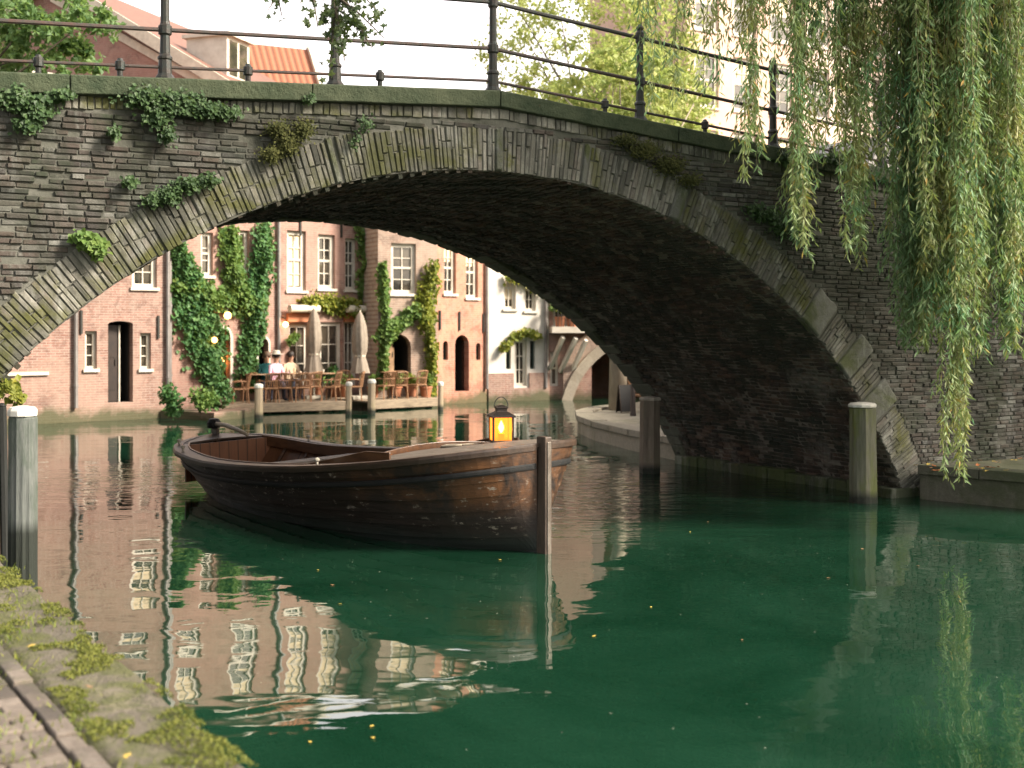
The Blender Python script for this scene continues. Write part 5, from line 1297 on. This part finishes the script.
bridge_plant('fern', 'small brownish fern low on the left of the bridge face', [(88,242,9,6),(80,236,8,5),(98,248,6,8)], 380, .07, M['ivym'])
bridge_plant('ivy', 'mossy plant patch above the arch, left of the crown', [(268,155,10,8),(285,145,12,10),(300,130,10,10),(275,130,12,8)], 2600, .026, M['dmoss'])
bridge_plant('moss_tuft', 'tiny green tuft under the coping left of the crown', [(306,100,6,5)], 120, .035, M['bivy'])
bridge_plant('weed', 'sparse weed rosette between ivy mat and arch tuft', [(127,182,6,6)], 110, .05, M['bivy'])
bridge_plant('weed', 'dark sparse weed patch above the arch left shoulder', [(112,133,6,5)], 110, .045, M['bivy'])
bridge_plant('weed', 'thin weeds near the crown stones', [(362,125,8,8),(352,140,5,8)], 130, .04, M['bivy'])
bridge_plant('ivy', 'dark ivy under the coping behind the first willow strand', [(785,158,12,8),(800,170,10,8),(830,158,14,5)], 900, .055, M['bivy'])
bridge_plant('ivy', 'dark ferny plant on the right shoulder of the arch', [(765,215,14,8),(780,228,12,8),(750,208,8,5)], 800, .055, M['bivy'])
bridge_plant('ivy', 'mossy plant clump right of the crown below the coping', [(640,150,14,8),(665,165,14,9),(685,180,10,6),(620,140,10,6)], 3600, .026, M['dmoss'])
bridge_plant('moss_fringe', 'green fringe on the footing at the left arch foot', [(8,385,8,8),(16,395,8,6)], 200, .06, M['ivyy'])

# trees
def tree(name, label, base, trunk_h, crown, n, L, mat, bark='bark', rtrunk=.25, seed=1, Wd=None, limbs=8, lean=(0,0)):
    random.seed(seed); t = thing(name, label, 'tree', base); q = MB()
    c0 = Vector(crown[0][0]); top = Vector((lean[0], lean[1], trunk_h))
    q.tube([(0,0,-.2), (lean[0]*.3, lean[1]*.3, trunk_h*.5), top, (c0+top)*.5 if False else top+(c0-top)*.6], [rtrunk*1.2, rtrunk*.9, rtrunk*.75, rtrunk*.3], 10)
    lv = Leaves()
    for c_, r_, frac in crown:
        c_ = Vector(c_)
        tips = []
        for _ in range(max(2, int(limbs*frac*3))):
            q_ = rv().normalized(); e = c_+Vector((q_.x*r_[0], q_.y*r_[1], q_.z*r_[2]))*random.uniform(.5, .95); m_ = top+(e-top)*.5+rv()*.25
            q.tube([top, m_, e], [rtrunk*.35, rtrunk*.16, .015], 5); tips.append(e)
        nn = int(n*frac); ncl = max(6, nn//60)
        for _ in range(ncl):
            q_ = rv().normalized()*random.uniform(.35, 1.0)**.5; cc_ = c_+Vector((q_.x*r_[0], q_.y*r_[1], q_.z*r_[2]))
            s_ = random.uniform(.22, .5)*min(1.2, max(r_)*.35); lv.blob(cc_, (s_*1.3, s_*1.3, s_*.8), 60, L, Wd, shell=.1)
    q.build('trunk', M[bark], t, smooth=True); lv.build('crown', mat, t); return t
M['sunny'] = leafmat('backlit_leaves', [(0, (.16,.22,.06)), (.4, (.26,.33,.10)), (.8, (.40,.46,.16)), (1, (.55,.52,.20))], .5)
M['tleaf'] = leafmat('street_tree_leaves', [(0, (.05,.12,.045)), (.5, (.10,.19,.07)), (1, (.18,.27,.10))], .45)
M['maple'] = leafmat('maple_leaves', [(0, (.02,.045,.02)), (.6, (.04,.075,.03)), (1, (.08,.10,.04))], .25)
M['wil'] = leafmat('willow_leaves', [(0, (.045,.145,.07)), (.3, (.085,.225,.105)), (.6, (.14,.31,.15)), (.93, (.23,.39,.21)), (.975, (.32,.30,.09)), (1, (.42,.24,.05))], .35)
M['wild'] = leafmat('willow_leaves_shaded', [(0, (.05,.12,.06)), (.4, (.085,.18,.085)), (.8, (.14,.24,.12)), (1, (.22,.28,.12))], .35)  # darker copy of the willow leaves, their shade put into the colour
tree('street_tree', 'sunlit yellow-green tree beyond the bridge behind the railing', (3.4, 41, 3.6), 3.6, [((-.6,0,7.9),(3.9,2.6,3.6),.55), ((.9,.5,5.6),(3.0,2.2,2.4),.35), ((-2.6,-.4,5.4),(2.0,1.2,1.8),.18)], 21000, .15, M['sunny'], seed=4, rtrunk=.3)
tree('bank_tree', 'green tree at the upper left corner behind the railing', (-13.2, 23.4, .5), 5.5, [((2.6,1,8.7),(2.4,1.6,2.0),.6), ((1.0,.5,7.8),(1.4,1.2,1.2),.2), ((4.2,.8,7.5),(1.3,.9,1.1),.2)], 11000, .15, M['tleaf'], seed=5, rtrunk=.25, lean=(.8,.2))
t_ = tree('quay_tree', 'pale tree trunk rising from the far quay beside the chalkboard', at(618, 410, (HC-.33)*FPX/(410-330)), 4.5, [((.3,.6,7.0),(2.0,1.8,1.7),1)], 9000, .14, M['sunny'], bark='palebark', rtrunk=.2, seed=6)

# branch of dark lobed leaves hanging in front of the railing
random.seed(11)
MB0 = Vector((at(300, -190, 9.2)))
mt_ = thing('maple_tree', 'dark lobed leafy branch of a near tree hanging into the top before the railing', 'tree', (-6.9, 5.2, .5)); MB0 = Vector((-6.9, 5.2, .5))
q = MB(); lv = Leaves()
def lobed(p, nrm, L):
    nrm = nrm.normalized(); a = nrm.cross(Vector((.2,.3,1))).normalized(); b_ = nrm.cross(a); n = len(lv.v)
    k = []
    for i in range(10): r_ = L*(1 if i % 2 == 0 else .48); th = 2*pi*i/10+.3; k.append(p+a*r_*cos(th)+b_*r_*sin(th)+nrm*random.uniform(-.01,.01))
    lv.v += k+[p]; lv.f += [(n+10, n+i, n+(i+1) % 10) for i in range(10)]
for (x0, y0, x1, y1, nl) in ((300,-190,335,8,0), (335,8,340,40,16), (335,8,362,30,16), (335,8,322,22,9), (335,-10,372,48,16), (335,8,345,62,14), (300,-60,275,6,9), (320,-40,300,4,8), (275,-10,282,16,5), (330,-30,352,12,16), (335,-5,384,38,14), (345,-20,376,10,14), (300,-30,268,10,12), (335,8,330,70,8), (310,-20,318,28,10)):
    a = at(x0, y0, 9.2)-MB0; b_ = at(x1, y1, 9.2+random.uniform(-.3,.3))-MB0; q.tube([a, (a+b_)/2+Vector((0,0,.02)), b_], [.012, .008, .004], 5)
    for i in range(int(nl*1.6)):
        u = random.uniform(.15, 1.0); lobed(a+(b_-a)*u+rv()*.045, Vector((random.gauss(0,.7),-1,random.gauss(.2,.6))), random.uniform(.024, .046))
q.build('hanging_twigs', M['bark'], mt_); lv.build('hanging_leaves', M['maple'], mt_)
q = MB(); q.tube([(0,0,-.2), (.1,.1,2.5), (.5,.3,5.2), (1.2,.6,7.5)], [.32,.26,.22,.12], 10)
e0 = at(300, -190, 9.2)-MB0
q.tube([(.4,.25,4.8), (2.2,1.8,6.0), (3.6,3.0,6.1), e0], [.12,.08,.05,.012], 7)
lc = Leaves()  # unseen crown above the frame, added to shade the bridge from the sky
for c_, r_ in (((1.5,.5,8.2),(2.4,2.2,1.6)), ((4.5,.8,8.0),(2.6,2.2,1.4)), ((3.2,3.2,8.6),(2.8,1.8,1.3)), ((7.2,1.5,8.6),(2.4,2.0,1.3)), ((-1.2,2.5,7.8),(2.2,2.2,1.8))):
    q.tube([(.5,.3,5.4), (c_[0]*.5, c_[1]*.5, 6.8), c_], [.13,.08,.03], 6)
    for _ in range(30):
        d_ = rv().normalized()*random.uniform(.3, 1); lc.blob((c_[0]+d_.x*r_[0], c_[1]+d_.y*r_[1], c_[2]+d_.z*r_[2]), (.6,.6,.35), 55, .17, shell=.1)
q.build('trunk', M['bark'], mt_, smooth=True); lc.build('crown', M['tleaf'], mt_)

# willow
random.seed(21)
WB = Vector((8.6, 14.2, .4)); wt = thing('weeping_willow', 'weeping willow on the right bank trailing long leafy strands over the bridge and water', 'tree', WB)
q = MB(); q.tube([(0,0,-.1), (-.2,0,2.2), (-.5,-.1,4.6), (-1.2,-.2,6.6)], [.5,.38,.33,.22], 12)
for e in ((-1.5,-.4,7.6), (-3.4,-.6,7.9), (-5.4,-.8,7.7), (-7.2,-1.0,7.2), (-3.0,.3,7.0), (-2.0,-1.2,7.0), (.6,-.5,7.2)):
    q.tube([(-.9,-.15,5.9), (-.9+(e[0]+.9)*.5, e[1]*.5, 7.2), e], [.16,.10,.035], 8)
q.build('trunk', M['bark'], wt, smooth=True)
tw = MB()
def strand(lv, px, pyb, Y, ytop=-120, dens=1.0, spread=.10, L=.085, fluff=1.0):
    top = at(px+random.gauss(0, 4), ytop, Y)-WB; bot = at(px, pyb, Y)-WB; H = (top-bot).length; n = int(H*30*dens)
    ph, ph2 = random.uniform(0, 6), random.uniform(0, 6); pts = []
    def pos(u): return top+(bot-top)*u+Vector((.05*sin(u*5+ph)*(.4+u), .05*sin(u*4+ph2), 0))
    tw.tube([pos(u/6) for u in range(7)], [.006-.0008*u for u in range(7)], 4, cap=False)
    # side shoots
    for _ in range(int(H*5.5*fluff)):
        u0 = random.random(); p = pos(u0); l = random.uniform(.15, .45)*(1 if u0 < .85 else .5); dr = Vector((random.gauss(0, 1), random.gauss(0, 1), 0)).normalized()*random.uniform(.35, .9)
        for i in range(int(l*26*dens)):
            v = i/(l*26*dens); pp = p+dr*l*v*.55*spread/.07+Vector((0,0,-l*v)); d = Vector((random.gauss(0,.5), random.gauss(0,.5), -1))+dr*.4
            k = random.uniform(.7, 1.2); leaf(lv.v, lv.f, pp, d, rv(), L*k*1.2, L*k*.27)
    for i in range(n):
        u = random.random(); p = pos(u); d = Vector((random.gauss(0,.8), random.gauss(0,.8), -1)); k = random.uniform(.65, 1.25); leaf(lv.v, lv.f, p, d, rv(), L*k*1.2, L*k*.27)
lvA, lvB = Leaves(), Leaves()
def bundle(px, pyb, w_, n, Y=13.2, dens=1.0, lv=None, tipvar=40, L=.085, **kw):
    for i in range(n):
        x_ = px+random.gauss(0, .45)*w_; yb = pyb-abs(random.gauss(0, 1))*tipvar*(abs(x_-px)/max(w_, 1)+.25)
        strand(lv or lvA, x_, yb, Y+random.uniform(-.35, .35), dens=dens, L=L, **kw)
bundle(650, 128, 5, 2, 12.0, .8); bundle(642, 95, 6, 2, 12.4, .7); bundle(679, 105, 6, 3, 12.2, .8); bundle(712, 92, 10, 4, 12.4, .7); bundle(752, 180, 9, 9, 12.4)
bundle(735, 60, 12, 4, 12.6, .7); bundle(772, 95, 9, 4, 12.6, .7); bundle(803, 255, 13, 16, 12.8); bundle(820, 175, 9, 5, 13); bundle(835, 100, 10, 4, 13, .8)
bundle(858, 258, 13, 16, 13.0); bundle(848, 190, 9, 5, 13); bundle(880, 185, 7, 4, 13.1); bundle(893, 235, 8, 5, 13.2); bundle(910, 335, 12, 12, 13.4, .9, lvB)
bundle(956, 488, 15, 17, 13.3, 1.1, tipvar=95); bundle(938, 345, 18, 20, 13.2, 1.0, tipvar=60); bundle(968, 330, 16, 14, 12.8, 1.0); bundle(925, 250, 14, 9, 12.9)
bundle(988, 270, 10, 10, 13.8, .8, lvB); bundle(1008, 345, 17, 20, 14.0, 1.1, lvB, tipvar=50); bundle(1035, 350, 18, 12, 13.7, 1.1, lvB); bundle(1070, 330, 24, 12, 13.7, 1, lvB); bundle(1110, 300, 30, 10, 13.6, 1, lvB)
bundle(700, 30, 30, 7, 12.5, .8); bundle(760, 30, 40, 10, 12.8, .8); bundle(870, 60, 50, 10, 13.2, .9); bundle(975, 130, 30, 8, 14.2, .9, lvB)
for _ in range(210):  # unseen leaf clusters overhead, added to keep the sun off the bridge face
    c_ = Vector((6.4, 11.6, 9.4))+Vector((random.uniform(-3.6, 3.0), random.uniform(-3.2, 3.2), random.uniform(-2.2, 2.6)))-WB
    for _k in range(55):
        p = c_+Vector((random.gauss(0, .35), random.gauss(0, .35), random.gauss(0, .55))); leaf(lvB.v, lvB.f, p, Vector((random.gauss(0, .5), random.gauss(0, .5), -1)), rv(), .17, .045)
for _ in range(330):  # more unseen clusters beyond the right edge, added to shade the wall there
    c_ = Vector((random.uniform(8.2, 17), random.uniform(13.6, 17.5), random.uniform(3.2, 9.5)))-WB
    for _k in range(50):
        p = c_+Vector((random.gauss(0, .4), random.gauss(0, .35), random.gauss(0, .6))); leaf(lvB.v, lvB.f, p, Vector((random.gauss(0, .5), random.gauss(0, .5), -1)), rv(), .19, .055)
for e in ((3.5,.8,8.0), (6.5,1.2,7.2)): tw.tube([(-.6,-.1,5.2), (e[0]*.5, e[1]*.5, 7.4), e], [.15,.10,.03], 7)
for e in ((-1.8,-2.4,8.6), (.8,-3.2,9.2), (2.6,-1.5,9.5), (-3.5,-1.5,9.0), (0,-1.5,11)):
    tw.tube([(-1.2,-.2,6.4), (-1+e[0]*.4, e[1]*.5, 7.9), e], [.14,.09,.03], 7)
bundle(903, 350, 14, 14, 13.5, 1.0, lvB); bundle(925, 350, 14, 14, 13.3); bundle(980, 350, 16, 16, 13.5); bundle(1012, 350, 14, 14, 13.2)
bundle(800, 60, 30, 12, 13.2, .9); bundle(850, 110, 30, 12, 13.4, .9); bundle(905, 150, 25, 14, 13.5, .9); bundle(1000, 200, 25, 16, 13.0, .9); bundle(955, 200, 25, 14, 13.0, .9)
for i in range(55):   # crown mass overhead, above the frame
    px_ = random.uniform(720, 1250); strand(lvA if i % 2 else lvB, px_, random.uniform(-120, -10), random.uniform(12.6, 15.2), ytop=-330, dens=.7, L=.1)
tw.build('twigs', plain('willow_twig', (.16,.15,.05), (.1,.09,.04), .7, 5, 0), wt)
lvA.build('crown', M['wil'], wt); lvB.build('shade_crown', M['wild'], wt)

# ------------------------------------------------------------------ small stuff
# grass and moss tufts on the near quay
gr = Leaves(); random.seed(5)
for _ in range(320):
    k = random.random(); x = random.uniform(-6, 2.0); y = random.choice((-.42+random.gauss(0, .02), -.61+random.gauss(0, .02), random.uniform(-.4, 0), -.62-random.uniform(0, 1.5)*random.random()))
    if mathutils.noise.noise(Vector((x*1.7, y*2, 7))) < -.05: continue
    for i in range(random.randint(8, 20)):
        p = QM @ Vector((x+random.gauss(0, .06), y+random.gauss(0, .04), QZ-.01)); d = Vector((random.gauss(0, .5), random.gauss(0, .5), .9)); leaf(gr.v, gr.f, p, d, rv(), random.uniform(.015, .06), .007)
M['grass'] = leafmat('grass_blades', [(0, (.06,.11,.02)), (.5, (.12,.16,.025)), (1, (.22,.22,.04))], .3)
tag(gr.build('grass', M['grass']), 'short grass and moss growing in the cracks of the quay', 'grass', kind='stuff')
mo = Leaves()
for _ in range(42000):
    x = random.uniform(-6, 1.2); y = random.uniform(-.42, .03); v = mathutils.noise.noise(Vector((x*2.2, y*4, 1)))+.5*mathutils.noise.noise(Vector((x*7, y*9, 4)))-.25*abs(y+.08)/.4
    if v < .02: continue
    p = QM @ Vector((x, y, QZ+.0+min(.018, v*.06)*random.uniform(.3, 1))); leaf(mo.v, mo.f, p, Vector((random.gauss(0, .7), random.gauss(0, .7), .7)), rv(), random.uniform(.008, .022), .009)
m_moss = leafmat('quay_moss', [(0, (.05,.07,.014)), (.5, (.095,.115,.022)), (1, (.17,.17,.035))], .15, .9)
tag(mo.build('moss', m_moss), 'yellow-green moss growing along the quay edge', 'moss', kind='stuff')
# pollen and fluff drifting on the water
pf = Leaves()
for _ in range(70):
    px_, py_ = random.choice(((random.gauss(420, 90), random.gauss(590, 30)), (random.gauss(760, 60), random.gauss(560, 18)), (random.uniform(180, 1000), random.uniform(520, 760)))); py_ = max(py_, 515); p = onwater(px_, py_, .003)
    a = random.uniform(0, 6.3); leaf(pf.v, pf.f, p, Vector((cos(a), sin(a), 0)), Vector((0, 0, 1)), random.uniform(.008, .022), random.uniform(.005, .009))
tag(pf.build('floating_fluff', plain('pale_fluff', (.45,.45,.36), None, .9, 9, 0)), 'pale specks of pollen and fluff drifting on the water', 'floating fluff', kind='stuff')
# fallen leaves
FL = [plain('leaf_orange', (.5,.16,.04), None, .6, 9, 0), plain('leaf_yellow', (.6,.42,.08), None, .6, 9, 0), plain('leaf_brown', (.32,.17,.08), None, .6, 9, 0)]
def fallen(P, size, mt, lb, cat, grp, tilt=.15, nm='fallen_leaf'):
    q = MB(); n = 10; vs = [(0, 0, .004)]
    for k in range(n): a = 2*pi*k/n; r_ = size*(1 if k % 2 == 0 else .62)*(1.3 if k == 0 else 1)*random.uniform(.85, 1.1); vs.append((r_*cos(a), r_*sin(a)*.7, random.uniform(0, .25)*size))
    q.add(vs, [(0, 1+k, 1+(k+1) % n) for k in range(n)]); o = q.build(nm, mt, solid=.0015); o.location = P; o.rotation_euler = (random.gauss(0, tilt), random.gauss(0, tilt), random.uniform(0, 6.3)); tag(o, lb, cat, grp)
for i in range(20):
    p = QM @ Vector((random.uniform(-5.2, .9), random.uniform(-1.5, -.1), QZ+.035)); fallen(p, random.uniform(.018, .034), FL[i % 3], 'dry fallen leaf lying on the mossy quay', 'leaf', 'fallen leaves on the near quay')
for i in range(26):
    px_ = random.uniform(915, 1022); p = Vector(onwater(px_, random.uniform(458, 472), .45)); p.z = .46 ; fallen(p, random.uniform(.03, .055), FL[i % 3], 'dry fallen leaf on the ledge under the willow', 'leaf', 'fallen leaves on the right ledge')
for (px_, py_) in ((828,578),(651,607),(594,636),(340,604),(318,570),(332,585),(373,738),(310,742),(372,726),(708,522),(862,549),(918,566),(500,560),(690,532),(980,560),(742,640)):
    fallen(onwater(px_, py_, .004), random.uniform(.010, .022), FL[1 if random.random() < .6 else 2], 'small yellow leaf floating on the green water', 'leaf', 'leaves floating on the canal', tilt=.02, nm='floating_leaf')
